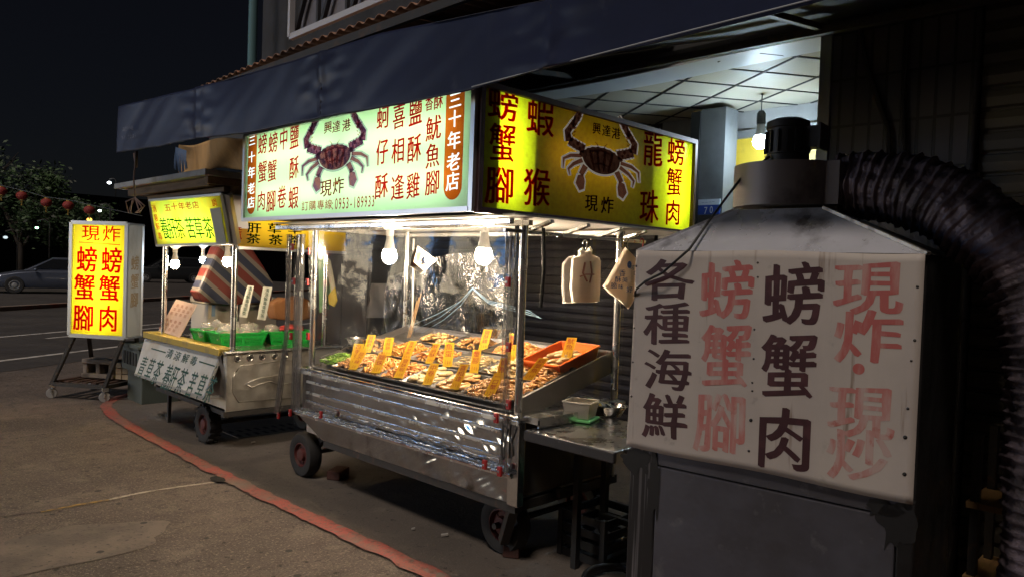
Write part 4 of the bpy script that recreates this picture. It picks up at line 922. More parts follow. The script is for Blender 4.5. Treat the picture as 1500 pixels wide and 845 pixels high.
# ------------------------------------------------------------------ side table and what stands on it
ZT = .785
a, b_, = P(765, 628, 'z', ZT), P(901, 661, 'z', ZT)
tb = thing('side_table', (3.0, 2.2, 0), 'low stainless side table with a sooty front edge between the cart and the oven', 'table')
xf = (a.x+b_.x)/2
MB().box(xf, b_.y-.0, ZT-.008, xf+.62, a.y-.02, ZT).build('tabletop', mat('table_steel', (.45,.44,.43), .24, 1, rvar=(7, .15, .42), bump=((3, .1, .03),), dirt=(((.2,.18,.16), 6, .55, .75),)), tb, bevel=.002)
MB().box(xf-.012, b_.y-.005, ZT-.055, xf+.012, a.y-.02, ZT-.003).build('front_edge', mat('sooty_edge', (.035,.033,.035), .5, .3, dirt=(((.18,.18,.19), 16, .56, .68),)), tb, bevel=.006)
mb = MB()
for x in (xf+.34, xf+.58):
    for y in (b_.y+.08, a.y-.10): mb.bar((x, y, .0), (x, y, ZT-.01), .035, .035)
mb.bar((xf+.56, b_.y+.08, .25), (xf+.56, a.y-.1, .25), .03, .03); mb.build('legs', BLACK, tb)
# food container upside on its green lid
c = P(850, 612, 'z', ZT+.01); c.z = ZT
fc = thing('food_container', c, 'clear square food container standing on its pale green lid', 'container')
def rot(v, a): return V((v[0]*math.cos(a)-v[1]*math.sin(a), v[0]*math.sin(a)+v[1]*math.cos(a), v[2]))
CLR = mat('frosted_plastic', (.80,.74,.62), .3, trans=.55, spec=.4)
def cont(fn, pts): return [c+rot(p_, .35) for p_ in pts]
mb = MB()
for (o1, o2, z0, z1) in ((.066, .080, .018, .105), (.062, .076, .020, .105)):
    lo_ = [c+rot((sx_*o1, sy_*o1, z0), .35) for sx_, sy_ in ((-1,-1),(1,-1),(1,1),(-1,1))]; hi_ = [c+rot((sx_*o2, sy_*o2, z1), .35) for sx_, sy_ in ((-1,-1),(1,-1),(1,1),(-1,1))]
    mb.add(lo_+hi_, [(0,1,2,3)]+[(k, k+4, (k+1) % 4+4, (k+1) % 4) for k in range(4)])
for k in range(4):
    s4 = ((-1,-1),(1,-1),(1,1),(-1,1)); p_, q_ = s4[k], s4[(k+1) % 4]
    mb.bar(c+rot((p_[0]*.079, p_[1]*.079, .105), .35), c+rot((q_[0]*.079, q_[1]*.079, .105), .35), .010, .008)
mb.build('box', CLR, fc, bevel=.003)
MB().obox(c+V((0, 0, .009)), rot((.086, 0, 0), .35), rot((0, .086, 0), .35), (0, 0, .007)).build('lid', mat('green_lid', (.20,.62,.22), .35), fc, bevel=.004)
MB().obox(c+V((0, 0, .030)), rot((.058, 0, 0), .35), rot((0, .058, 0), .35), (0, 0, .009)).build('batter', mat('batter_cream', (.7,.45,.2), .5), fc, bevel=.004)
c2 = P(896, 606, 'z', ZT+.01); bowl('steel_bowl', (c2.x, c2.y, ZT), .085, .062, STEEL, 'small shiny steel bowl on the side table beside the food container', 'bowl')
mb = MB(); mb.tube([V((c2.x-.10, c2.y+.10, ZT+.10)), V((c2.x-.02, c2.y+.02, ZT+.075)), V((c2.x+.02, c2.y-.03, ZT+.03))], .007, 8); mb.obox(V((c2.x-.10, c2.y+.105, ZT+.105)), V((.03, -.03, -.006)), V((.01, .01, 0)), V((0, 0, .002))); tag(mb.build('spatula', STEEL), 'flat steel spatula resting across the small bowl', 'spatula')
# dark clutter below: a red bucket, a crate, a bag, a coiled hose
def bucket(c, r0, r1, h, m, label):
    t = thing('bucket', c, label, 'bucket'); MB().lathe([(.001, .006), (r0-.004, .006), (r1-.004, h), (r1+.006, h+.004), (r1+.006, h-.012), (r1, h-.014), (r0, 0), (.001, 0)], c, n=26).build('pail', m, t, smooth=True)
    MB().tube([V(c)+V((r1*math.cos(a), r1*math.sin(a)*.2, h-.01-.10*math.sin(a))) for a in [i*PI/10 for i in range(11)]], .003, 5).build('handle', STEEL, t)
bucket((3.40, 3.02, .39), .09, .12, .32, mat('pink_red_plastic', (.5,.05,.08), .4), 'pinkish red bucket inside the cart below the orange basket')
bucket((3.55, 1.95, .006), .12, .15, .30, mat('dark_green_plastic', (.02,.06,.04), .5), 'dark green bucket on the ground beneath the side table')
cr = thing('plastic_crate', (3.35, 2.55, .006), 'black slatted crate lying in the dark beneath the side table', 'crate'); mb = MB()
for k in range(4): z = .03+k*.07; mb.bar((3.18, 2.40, z), (3.52, 2.40, z), .012, .045); mb.bar((3.18, 2.70, z), (3.52, 2.70, z), .012, .045); mb.bar((3.18, 2.40, z), (3.18, 2.70, z), .012, .045); mb.bar((3.52, 2.40, z), (3.52, 2.70, z), .012, .045)
for x in (3.18, 3.52):
    for y in (2.40, 2.70): mb.bar((x, y, .006), (x, y, .27), .03, .03)
mb.build('slats', mat('crate_plastic', (.03,.03,.032), .5), cr); MB().box(3.19, 2.41, .012, 3.51, 2.69, .022).build('base', bpy.data.materials['crate_plastic'], cr)
tag(MB().box(3.7, 2.0, .30, 4.3, 2.6, .34).build('wooden_board', mat('raw_wood', (.40,.24,.10), .7, dirt=(((.2,.1,.04), 6, .5, .8, (1, 8, 1)),))), 'raw wooden board lying low behind the side table', 'board')
mb = MB(); mb.tube([(3.05+.16*math.cos(a)+.03*nz(a), 2.25+.12*math.sin(a), .03+.012*a/6) for a in [i*.35 for i in range(48)]], .012, 6); tag(mb.build('hose', BLACK, smooth='all'), 'black hose coiled on the ground under the side table', 'hose')

# ------------------------------------------------------------------ the herbal tea cart
TY = 5.95
tc_ = thing('tea_cart', (3.1, 6.8, 0), 'smaller metal herbal tea cart with a yellow lit sign box, board roof and knobbly tyres', 'food cart')
TX0, TX1, TY1, TZ = 2.68, 3.75, 7.55, .845
STAMP = mat('stamped_steel', (.60,.57,.52), .38, .9, dirt=(((.22,.19,.15), 4, .5, .75),), rvar=(9, .3, .5), bump=((5, .12, .03),))
mb = MB(); mb.box(TX0, TY, .34, TX1, TY+.02, TZ-.03); mb.box(TX0, TY+.02, .36, TX0+.02, TY1, TZ-.03); mb.box(TX0, TY1-.02, .34, TX1, TY1, TZ-.03); mb.box(TX0+.02, TY+.02, .36, TX1, TY1-.02, .38); mb.build('cabinet', STAMP, tc_)
mb = MB(); mb.box(TX0-.03, TY-.03, TZ-.028, TX1+.02, TY1+.02, TZ); mb.tube([(TX0-.03, TY-.03, TZ-.012), (TX1, TY-.03, TZ-.012)], .014, 8); mb.build('counter', STEEL, tc_, bevel=.004)
mb = MB(); mb.box(TX0-.05, TY+.05, TZ-.045, TX0-.031, TY1+.20, TZ+.012); mb.box(TX0-.031, TY+.05, TZ+.001, TX0+.10, TY1+.20, TZ+.012); mb.build('yellow_edge', mat('yellow_edge', (.50,.36,.06), .55, dirt=(((.25,.2,.1), 9, .5, .75),)), tc_, bevel=.004)
# pressed panel: ring holes, border and wave
def TP(px, py): q = P(px, py, 'y', TY); return V((q.x, TY-.006, q.z))
mb = MB()
for x in (348, 366, 384, 402, 418, 434):
    q = TP(x, 525-(x-348)*.07); MB().lathe([(.014, -.006), (.018, .004), (.028, .004), (.032, -.006)], q, (0, -1, 0), 18).build('vent_ring', STEEL, tc_, smooth='all')
mb = MB()
for x in (348, 366, 384, 402, 418, 434):
    q = TP(x, 525-(x-348)*.07); MB().lathe([(.001, .0), (.015, .0)], q, (0, -1, 0), 14).build('vent_hole', BLACK, tc_)
mb = MB(); mb.tube([TP(345,545), TP(341,552), TP(341,575), TP(349,588), TP(430,582)], .005, 6); mb.tube([TP(345,545), TP(352,535), TP(432,526)], .004, 6)
mb.tube([TP(360,562)+V((0,0,.03*math.sin(i*.0))) for i in (0,)]+[TP(368,567), TP(380,562), TP(395,558), TP(410,563), TP(425,560), TP(438,556)], .006, 6); mb.tube([TP(360,562), TP(372,556), TP(384,552), TP(398,551), TP(412,548), TP(436,545)], .004, 6)
mb.build('pressed_lines', STAMP, tc_, smooth='all')
mb = MB(); mb.bar((TX0-.02, TY+.02, .315), (TX1, TY+.02, .315), .05, .04); mb.bar((TX0+.04, TY, .315), (TX0+.04, TY1, .315), .05, .04); mb.bar((TX1-.1, TY, .315), (TX1-.1, TY1, .315), .05, .04); mb.tube([(2.72, 6.36, .17), (3.7, 6.36, .17)], .018, 8); mb.bar((2.9, 6.36, .17), (2.9, 6.36, .31), .04, .05)
mb.bar((2.75, 7.35, 0.0), (2.75, 7.35, .31), .03, .03); mb.build('chassis', IRON, tc_)
wheel(tc_, (2.715, 6.37, .168), .168, .11, lugs=16); wheel(tc_, (3.66, 6.37, .168), .168, .11, lugs=16)
pR = P(341, 500, 'y', TY+.03); 
for (x, y) in ((pR.x, TY+.03), (2.72, 7.46), (3.45, 7.46), (3.6, TY+.03)):
    MB().tube([(x, y, TZ), (x, y, 1.74)], .024, 14).build('post', STEEL, tc_, smooth=True)
# white sloping board with green writing
bt = [P(212, 495, 'x', 2.665), P(322, 521, 'x', 2.665), P(298, 582, 'x', 2.54), P(197, 547, 'x', 2.54)]
bn_ = (bt[1]-bt[0]).cross(bt[3]-bt[0]).normalized()
if bn_.x > 0: bn_ = -bn_
brd = MB().prism(bt, -bn_*.012).build('tea_board', mat('board_white', (.62,.62,.60), .55, dirt=(((.42,.38,.30), 3, .5, .8),)), tc_, bevel=.004); brd['label'] = 'white sloping board with dark green lettering on the front of the tea cart'
mb = MB(); write(mb, [('清',249,517.5,10,15),('涼',260,521,10,15),('解',272,524.5,10,15),('毒',284,528,10,15)], bt[0], bn_, SANS, lift=.002)
write(mb, [('青',208.8,537,10,36),('草',219.5,541,10,38),('茶',230.5,545,11,40),('·',237.5,546,4,10),('養',244.7,551.5,11,42),('肝',254.5,554,10,42),('茶',266,557.5,12,42),('·',273,560,4,10),('苦',281,562.5,11,42),('草',294.6,566,12,42),('茶',308,570,13,44)], bt[0], bn_, BOLD, lift=.002)
def rule(mb, a, b, wd, pt, n):
    a, b = PP(*a, pt, n), PP(*b, pt, n); d = (b-a); u = n.cross(d).normalized()*wd
    a, b = a+n*.002, b+n*.002; mb.quad(a-u, b-u, b+u, a+u)
mb.build('lettering', mat('board_green', (.012,.07,.05), .6), brd)
for ra_, rb2 in (((222, 510), (243, 516)), ((292, 529), (318, 537))): mb = MB(); rule(mb, ra_, rb2, .006, bt[0], bn_); mb.build('dash', bpy.data.materials['board_green'], brd)
mb = MB()
for a, b in ((bt[3], bt[2]), (bt[1], bt[2])): mb.bar(a-bn_*.008, b-bn_*.008, .022, .022)
mb.bar(bt[2], V((2.72, bt[2].y-.02, bt[2].z)), .022, .022); mb.bar(bt[1], bt[1]+V((.05, -.06, -.26)), .03, .03); mb.build('board_frame', ALU, tc_)
# sign box
s_ = [P(219, 294, 'x', 2.56), P(325, 285, 'x', 2.56), P(338, 357, 'x', 2.68), P(230, 360, 'x', 2.68)]
sn = (s_[1]-s_[0]).cross(s_[3]-s_[0]).normalized()
if sn.x > 0: sn = -sn
YF = panel('tea_sign_face', (.86,.80,.06), .75, dirt=((.55,.78,.10), 1.6, .45, .62))
tf = MB().quad(s_[3], s_[2], s_[1], s_[0]).build('front_sign_face', YF, tc_)
z0, z1 = s_[3].z, s_[0].z
side = [V((s_[2].x+.05, TY-.04, z0)), V((3.75, TY-.04, z0)), V((3.75, TY-.04, z1)), V((s_[1].x+.09, TY-.04, z1))]
YS2 = panel('tea_side_face', (.82,.55,.03), .75)
tsf = MB().quad(*side).build('side_sign_face', YS2, tc_)
mb = MB(); back = [p+V((.18, 0, 0)) for p in s_]
mb.quad(*back); 
for i in range(4): mb.quad(s_[i], s_[(i+1) % 4], back[(i+1) % 4], back[i])
sb = [p+V((0, .16, 0)) for p in side]; mb.quad(*sb)
for i in range(4): mb.quad(side[i], side[(i+1) % 4], sb[(i+1) % 4], sb[i])
mb.build('sign_liner', BOXW, tc_)
mb = MB()
for i in range(4): mb.bar(s_[i]-sn*.0, s_[(i+1) % 4], .022, .02)
mb.bar(s_[1]+V((.03, -.06, 0)), s_[2]+V((.03, -.06, 0)), .07, .03, up=(1, -1, 0)); mb.bar(side[0]-V((0, .004, .012)), side[1]-V((0, .004, .012)), .03, .022)
mb.build('sign_frame', ALU, tc_)
E_T2 = emit('tube_tea', (1,.96,.7), 10); E_T3 = emit('tube_tea_side', (1,.85,.5), 5)
cA = (s_[0]+s_[3])/2+V((.11, -.12, 0)); cB = (s_[1]+s_[2])/2+V((.11, .25, 0)); MB().tube([cA, cB], .014, 10).build('light_tube', E_T2, tc_, smooth=True)
MB().tube([(2.85, TY+.06, (z0+z1)/2), (3.6, TY+.06, (z0+z1)/2)], .012, 10).build('light_tube', E_T3, tc_, smooth=True)
columns('lettering', FILM_R, tf, [[('五',245.8,304.4,9.5,11),('十',255.5,303,9,11),('年',266,302,9.5,11),('老',276,301.2,9.5,11),('店',286.5,300.6,9.5,11)],[('消',226,306,6,11),('暑',229,319.5,6,11),('解',231.5,332,6,11),('毒',234.6,346,6,11)],[('調',314,297,7,12)]], s_[0], sn, SANS)
mb = MB(); write(mb, [('養',241.5,335,12,32),('肝',252.7,334.5,12,32),('茶',263.5,334.5,12,32),('·',271,335,4,9),('苦',279,334,13,32),('草',291.5,334,13,32),('茶',305.5,334,14,32)], s_[0], sn, BOLD); mb.build('green_lettering', FILM_G, tf)
mb = MB(); gq = [PP(x, y, s_[0], sn)+sn*.006 for x, y in ((309,306),(324,304),(333,357),(319,357))]; mb.prism(gq, sn*.004); gp = mb.build('sign_card', mat('grey_card', (.50,.53,.48), .6), tc_); gp['label'] = 'dull grey plate fixed over the right end of the yellow sign'
SP2, SN2 = (0, TY-.04, 0), (0, -1, 0)
mb = MB(); write(mb, [('調',349.4,303,11,13),('煩',349,317,11,13),('理',348.6,331.2,11,13),('氣',349,344.5,11,13)], SP2, SN2, SANS); mb.build('lettering', FILM_R, tsf)
columns('green_lettering', FILM_DG, tsf, [[('肝',372.5,334,20,15),('茶',371,350,20,15)],[('草',402,335,20,15),('茶',403.6,351.6,20,15)],[('草',432,335.5,20,15),('茶',431,352.5,20,15)]], SP2, SN2, ROUND)
# roof of boards on beams
WOOD = mat('weathered_wood', (.16,.105,.06), .8, dirt=(((.07,.05,.03), 5, .45, .75, (6, .6, 6)),), bump=((20, .5, .01, (6, .6, 6)),)); BOARD = mat('grey_roof_sheet', (.24,.25,.26), .6, dirt=(((.12,.11,.1), 4, .5, .75),))
ra, rb_ = P(167, 277, 'x', 2.42), P(300, 262, 'x', 2.42)
RZ = ra.z
mb = MB(); mb.prism([(2.42, rb_.y, RZ), (3.9, rb_.y, RZ+.0), (3.9, ra.y, RZ+.0), (2.42, ra.y, RZ)], (0, 0, .05)); mb.build('roof_board', BOARD, tc_, bevel=.004)
mb = MB(); mb.box(2.50, rb_.y+.12, RZ-.07, 2.56, ra.y-.15, RZ-.002); mb.box(2.60, rb_.y+.06, RZ-.11, 2.64, ra.y-.4, RZ-.071); mb.box(2.46, rb_.y+.04, RZ-.06, 3.9, rb_.y+.10, RZ-.002); mb.box(2.66, rb_.y+.03, RZ-.13, 3.9, rb_.y+.08, RZ-.062)
for k in range(5): y = rb_.y+.4+k*.4; mb.box(2.57, y, RZ-.06, 3.9, y+.05, RZ-.003)
mb.build('roof_beams', WOOD, tc_, bevel=.004)
mb = MB(); mb.quad((2.62, TY-.1, RZ-.135), (3.85, TY-.1, RZ-.135), (3.85, TY1, RZ-.135), (2.62, TY1, RZ-.135)); mb.build('roof_lining', mat('lining_blue', (.25,.33,.42), .6), tc_, solid=.006)
mb = MB(); mb.box(2.70, TY-.02, 1.745, 3.7, TY1, 1.752); mb.build('lamp_plate', mat('plate_grey', (.3,.3,.3), .6), tc_)
for (x, y, e, lb, dep) in ((256, 394, E_WARM, 'left warm bulb under the yellow tea sign', 2.80), (297, 386, E_BLUE, 'small bluish bulb in the middle under the yellow tea sign', 3.2), (333, 391, E_WARM, 'right warm bulb under the yellow tea sign, beside the corner post', 2.80)):
    p = P(x, y, 'x', dep); lamp_bulb('cart_bulb', p, lb, e, .042 if e is E_WARM else .034, 'bulbs under the tea sign', shade=True)

# goods on the tea cart
k0 = P(303, 486, 'z', TZ); kx = P(405, 486, 'y', k0.y).x
cb_ = thing('cooler_box', (k0.x+.2, k0.y+.2, TZ), 'old cream white cooler box standing at the back of the tea cart counter', 'cooler box')
zt = P(303, 446, 'y', k0.y).z; CREAM = mat('cream_plastic', (.66,.58,.42), .5, dirt=(((.5,.42,.28), 4, .5, .8),))
MB().box(k0.x, k0.y, TZ+.002, kx, k0.y+.42, zt).build('box', mat('grey_white_plastic', (.58,.56,.52), .5), cb_, bevel=.012)
MB().box(k0.x-.012, k0.y-.012, zt+.002, kx+.012, k0.y+.43, zt+.07).build('lid', CREAM, cb_, bevel=.014)
MB().box(k0.x+.0, k0.y-.026, zt-.14, k0.x+.035, k0.y-.013, zt+.05).build('latch', CREAM, cb_, bevel=.006)
MB().box(k0.x+.04, k0.y-.018, zt-.12, k0.x+.075, k0.y-.003, zt+.0).build('blue_tape', mat('blue_tape', (.25,.38,.55), .5), cb_)
cq = [P(258, 438, 'x', 2.83), P(288, 446, 'x', 2.83), P(263, 494, 'x', 2.72), P(232, 484, 'x', 2.72)]
cn = (cq[1]-cq[0]).cross(cq[3]-cq[0]).normalized(); cn = cn if cn.x < 0 else -cn
cs = thing('cardboard_sign', (cq[2]+cq[3])/2, 'pinkish cardboard menu with faded brown writing leaning on the tea cart counter', 'menu sign')
MB().prism(cq, -cn*.006).build('card', mat('pink_cardboard', (.66,.48,.38), .7, dirt=(((.5,.36,.28), 5, .5, .8),)), cs)
mb = MB()
for i in range(4):
    for j, c in enumerate('青草茶養肝茶'):
        x = 280-i*6.5-j*4.4+(-3 if j > 2 else 0); y = 452+j*5.6+i*-1.6+(4 if j > 2 else 0); write(mb, [(c, x, y, 4.5, 5)], cq[0], cn, THIN, lift=.002, res=1)
mb.build('lettering', mat('faded_brown_ink', (.36,.14,.09), .7), cs)
GRNP = mat('bright_green_plastic', (.02,.50,.07), .35, spec=.4)
def net_basket(x0, x1, y0, y1, label):
    t = thing('plastic_basket', ((x0+x1)/2, (y0+y1)/2, TZ), label, 'basket', 'green baskets on the tea cart'); h = .105; fl = .03
    q = lambda x, y, up: V((x, y, TZ+up))
    mb = MB(); cs_ = [((x0, y0), (x1, y0)), ((x1, y0), (x1, y1)), ((x1, y1), (x0, y1)), ((x0, y1), (x0, y0))]
    cx_, cy_ = (x0+x1)/2, (y0+y1)/2
    def sh(p_, f): return V((cx_+(p_[0]-cx_)*f, cy_+(p_[1]-cy_)*f, 0))
    for a, b in cs_:
        L = (V((*b, 0))-V((*a, 0))).length; n = max(6, int(L/.0145))
        for z, w_ in ((.004, .012), (.020, .006), (.034, .006), (.048, .006), (.062, .006), (.080, .022), (h, .016)):
            f = 1-.16*(1-z/h); mb.bar(sh(a, f)+V((0, 0, TZ+z)), sh(b, f)+V((0, 0, TZ+z)), .004 if z < h else .018, w_)
        for i in range(n+1):
            u = i/n; lo_ = sh(a, .84).lerp(sh(b, .84), u); hi_ = sh(a, 1).lerp(sh(b, 1), u); wd = .02 if i in (0, n, n//2) else .0055
            mb.bar(lo_+V((0, 0, TZ+.003)), hi_+V((0, 0, TZ+h)), wd, .0035, up=(V((*b, 0))-V((*a, 0))).cross(V((0, 0, 1))))
    mb.box(sh((x0, y0), .84).x, sh((x0, y0), .84).y, TZ+.001, sh((x1, y1), .84).x, sh((x1, y1), .84).y, TZ+.005)
    mb.build('net', GRNP, t)
    rm_ = MB()
    for a, b in cs_: rm_.bar(sh(a, 1.02)+V((0, 0, TZ+h+.006)), sh(b, 1.02)+V((0, 0, TZ+h+.006)), .022, .010)
    rm_.build('rim', GRNP, t); return t
e0 = P(323, 508, 'z', TZ); e1 = P(390, 506, 'y', e0.y); e2 = P(397, 502, 'y', e0.y+.02)
BW = e1.x-e0.x
net_basket(e0.x, e1.x, e0.y, e0.y+.27, 'bright green net basket of bagged herbs at the near corner of the tea cart')
net_basket(e0.x-.02, e1.x-.05, e0.y+.30, e0.y+.58, 'bright green net basket set behind the near one, left of the corner post')
net_basket(e1.x+.03, e1.x+.03+BW, e0.y-.01, e0.y+.26, 'bright green net basket at the right with a red packet on top')
HERB = mat('dried_herbs', (.42,.30,.16), .8, dirt=(((.6,.5,.32), 18, .45, .6), ((.14,.09,.05), 25, .55, .68)), bump=((40, .6, .01),))
BAGP = plastic('packet_film', tint=(.93,.92,.90), gl=.14, rough=.16, haze=.22, bump=((26, .9, .02), (70, .5, .006)))
def packet(c, sx_, sy_, sz_, seed, label):
    t = thing('herb_packet', c, label, 'packet', 'clear packets of dried herbs in the green baskets'); c = V(c)
    MB().grid(lambda u, v: c+V(((sx_*.9*math.sin(PI*v)*math.cos(2*PI*u)), sy_*.9*math.sin(PI*v)*math.sin(2*PI*u), sz_*.8*(1-math.cos(PI*v))*.5))+V((.02*nz(u*6+seed, v*5), .02*nz(u*6, v*5+seed), .02*nz(u*7, v*5, seed)))*math.sin(PI*v), 18, 10).build('herbs', HERB, t)
    MB().grid(lambda u, v: c+V(((sx_*(1+.55*nz(u*5+seed, v*4))*math.sin(PI*v)**.7*math.cos(2*PI*u)), sy_*(1+.55*nz(u*5, v*4+seed))*math.sin(PI*v)**.7*math.sin(2*PI*u), sz_*1.25*(1-math.cos(PI*v))*.5+.045*nz(u*7, v*7, seed))), 26, 14).build('film', BAGP, t, smooth='all')
zs = TZ+.03; pk = 0
for (x, y, dx, dy, dz, lb) in ((.09, .09, .085, .075, .115, 'clear packet of dried herbs at the left of the near green basket'), (.20, .12, .085, .08, .125, 'puffed clear packet of herbs in the middle of the near green basket'), (.32, .09, .085, .075, .115, 'clear packet of brown herbs right of the middle in the near green basket'), (.42, .13, .08, .08, .12, 'clear packet of herbs at the right end of the near green basket'),
                         (.06, .40, .085, .08, .11, 'clear packet of herb roots at the left of the rear green basket'), (.20, .44, .09, .08, .125, 'crumpled clear packet in the middle of the rear green basket'), (.33, .42, .08, .08, .11, 'clear packet in the rear green basket behind the corner post'), (.62, .10, .10, .08, .10, 'pale clear packet lying beside the red packet')):
    f = BW/.5; packet((e0.x+x*f, e0.y+y, zs), dx*f*.95, dy, dz, pk*3.3, lb); pk += 1
tag(MB().grid(lambda u, v: P(410+u*34, 484-3*math.sin(PI*u)-v*5, 'y', e0.y+.08+.1*v)+V((0, 0, .012*nz(u*6, v*4))), 10, 5).build('red_packet', mat('red_film', (.55,.06,.06), .35), smooth='all', solid=.02), 'flat red packet lying on top of the right green basket', 'packet')
for (a, b, c, d, lb) in (((363,418),(372,419),(362,465),(350,463),'upright white label strip with green writing in front of the cooler box latch'), ((386,420),(399,421),(389,469),(377,467),'upright white label strip with green writing nearest the brown bag')):
    pts = [P(*q, 'y', e0.y+.20) for q in (a, b, c, d)]; t = thing('label_strip', (pts[2]+pts[3])/2, lb, 'label', 'white label strips on the tea cart')
    MB().prism(pts, (0, .006, 0)).build('card', mat('label_white', (.72,.74,.70), .5), t)
    mb = MB(); cx0 = [(a[0]+b[0])/2, (a[1]+b[1])/2]; cx1 = [(c[0]+d[0])/2, (c[1]+d[1])/2]
    write(mb, [(ch, cx0[0]+(cx1[0]-cx0[0])*u, cx0[1]+(cx1[1]-cx0[1])*u, 5.5, 6) for ch, u in zip('清涼解毒青草茶', (.1, .23, .36, .49, .62, .75, .88))], (0, e0.y+.20, 0), (0, -1, 0), SANS, lift=.002, res=1); mb.build('lettering', bpy.data.materials['board_green'], t)
# brown paper bag, striped carrier bag
pts = [(400,445),(418,436),(430,438),(442,434),(455,440),(458,466),(440,470),(405,468)]
tag(MB().prism([P(x, y, 'y', 6.75) for x, y in pts], (0, .18, 0)).build('paper_bag', mat('brown_paper', (.30,.13,.05), .75, dirt=(((.42,.22,.1), 6, .5, .75),), bump=((8, .7, .03),)), bevel=.02), 'crumpled brown paper bag at the right end of the tea cart counter', 'paper bag')
STR, nt, out = _new('striped_bag_fabric')
p = nt.nodes.new('ShaderNodeBsdfPrincipled'); nt.links.new(p.outputs[0], out.inputs[0]); p.inputs['Roughness'].default_value = .5
tcn = nt.nodes.new('ShaderNodeTexCoord'); sp_ = nt.nodes.new('ShaderNodeSeparateXYZ'); nt.links.new(tcn.outputs['Object'], sp_.inputs[0])
m1 = nt.nodes.new('ShaderNodeMath'); m1.operation = 'MULTIPLY_ADD'; nt.links.new(sp_.outputs[0], m1.inputs[0]); m1.inputs[1].default_value = .85; nt.links.new(sp_.outputs[2], m1.inputs[2])
m2 = nt.nodes.new('ShaderNodeMath'); m2.operation = 'MULTIPLY'; nt.links.new(m1.outputs[0], m2.inputs[0]); m2.inputs[1].default_value = 3.3
m3 = nt.nodes.new('ShaderNodeMath'); m3.operation = 'FRACT'; nt.links.new(m2.outputs[0], m3.inputs[0])
cr_ = nt.nodes.new('ShaderNodeValToRGB'); cr_.color_ramp.interpolation = 'CONSTANT'; nt.links.new(m3.outputs[0], cr_.inputs[0])
els = cr_.color_ramp.elements; els[0].position = 0; els[0].color = (.15,.028,.024,1); els[1].position = .36; els[1].color = (.19,.175,.16,1)
for ps_, c_ in ((.5, (.025,.035,.075,1)), (.82, (.19,.175,.16,1))): e = els.new(ps_); e.color = c_
nt.links.new(cr_.outputs[0], p.inputs['Base Color'])
sbg = MB().prism([P(x, y, 'y', 7.35) for x, y in ((290,428),(304,396),(322,358),(345,364),(368,360),(386,388),(402,415),(399,442),(340,447),(296,442))], (0, .22, 0)).build('striped_bag', STR, bevel=.03)
tag(sbg, 'red white and blue striped carrier bag behind the cooler box', 'bag')
# canvas over the back and the fringe of blue tarp
cv = MB(); cv.grid(lambda u, v: P(262+u*112+(1-v)*(0), 213-u*14+v*(40+6*u)+3*math.sin(u*9), 'x', 2.84+.05*math.sin(u*8+v*2)+.10*v), 30, 12)
cvo = cv.build('canvas_sheet', mat('brown_canvas', (.55,.32,.12), .8, dirt=(((.26,.15,.06), 3, .45, .75, (1, 1, .3)),), bump=((6, .6, .03, (1, 1, .3)),)), smooth='all', solid=.008); tag(cvo, 'brown canvas sheet draped over the roof of the tea cart below the awning', 'canvas')
mb = MB()
for k in range(9): mb.tube([P(258+k*1.8, 216+k*.6, 'x', 2.80), P(256+k*2, 235, 'x', 2.80), P(256+k*2.3+3*nz(k*1.7), 255-abs(k-4)*2, 'x', 2.80)], .006, 4)
tag(mb.build('tarp_fringe', mat('tarp_blue', (.10,.18,.35), .6), smooth='all'), 'frayed blue tarp edge hanging left of the brown canvas', 'tarp')
# dangling wire and small thing below the awning's end
mb = MB(); mb.tube([P(196, 225, 'x', 2.2), P(198, 240, 'x', 2.2), P(196, 262, 'x', 2.2), P(198, 290, 'x', 2.2)], .006, 5); mb.tube([P(200, 222, 'x', 2.2), P(199, 246, 'x', 2.2)], .014, 5)
for k in range(6): mb.tube([P(198, 290, 'x', 2.2), P(198+14*math.cos(k*1.1), 302+9*math.sin(k*1.3), 'x', 2.2), P(196+8*math.cos(k), 312, 'x', 2.2)], .006, 5)
tag(mb.build('hanging_wire', mat('old_wire', (.10,.06,.05), .7), smooth='all'), 'old wire with a tangled end dangling from the end of the awning', 'wire')
p = P(214, 570, 'z', .1); mb = MB(); ax = V((.6, .8, 0)).normalized(); mb.lathe([(.001, 0), (.045, 0), (.045, .12), (.03, .15)], p-ax*.02, ax, 14)
bo = thing('bottle', (p.x, p.y, 0), 'bottle with a red cap and blue label lying by the tea cart drawbar', 'bottle'); mb.build('body', mat('bottle_blue', (.06,.09,.22), .4), bo, smooth=True); MB().lathe([(.032, .0), (.032, .05), (.001, .05)], p-ax*.07, ax, 12).build('cap', mat('bottle_red', (.6,.08,.05), .4), bo, smooth=True); MB().lathe([(.046, .02), (.046, .06)], p, ax, 14).build('label_band', WHITEP, bo, smooth=True)
# cabinet and stacked dark boxes behind the tea cart
fz = thing('steel_cabinet', (4.6, 6.6, 0), 'dark steel two-door cabinet standing behind the tea cart', 'cabinet'); MB().box(4.3, 6.3, 0, 4.9, 7.3, 1.75).build('body', mat('cabinet_dark', (.03,.03,.033), .5, .1), fz, bevel=.01); MB().box(4.29, 6.33, .1, 4.30, 6.79, 1.7).build('door', mat('cabinet_door', (.045,.043,.05), .35, .2), fz); MB().box(4.29, 6.81, .1, 4.30, 7.27, 1.7).build('door', bpy.data.materials['cabinet_door'], fz)
bx = thing('plastic_crate', (3.0, 8.6, 0), 'grey green crate with slots standing between the sign stand and the tea cart', 'crate'); mb = MB(); mb.box(2.8, 8.35, .35, 3.3, 8.9, .64); mb.box(2.78, 8.33, .60, 3.32, 8.92, .645); mb.box(2.85, 8.4, 0, 3.25, 8.85, .35); mb.build('tub', mat('grey_green_plastic', (.07,.085,.075), .6), bx, bevel=.01)
mb = MB()
for k in range(5): mb.box(2.792, 8.42+k*.09, .42, 2.801, 8.47+k*.09, .56)
mb.build('slots', BLACK, bx)

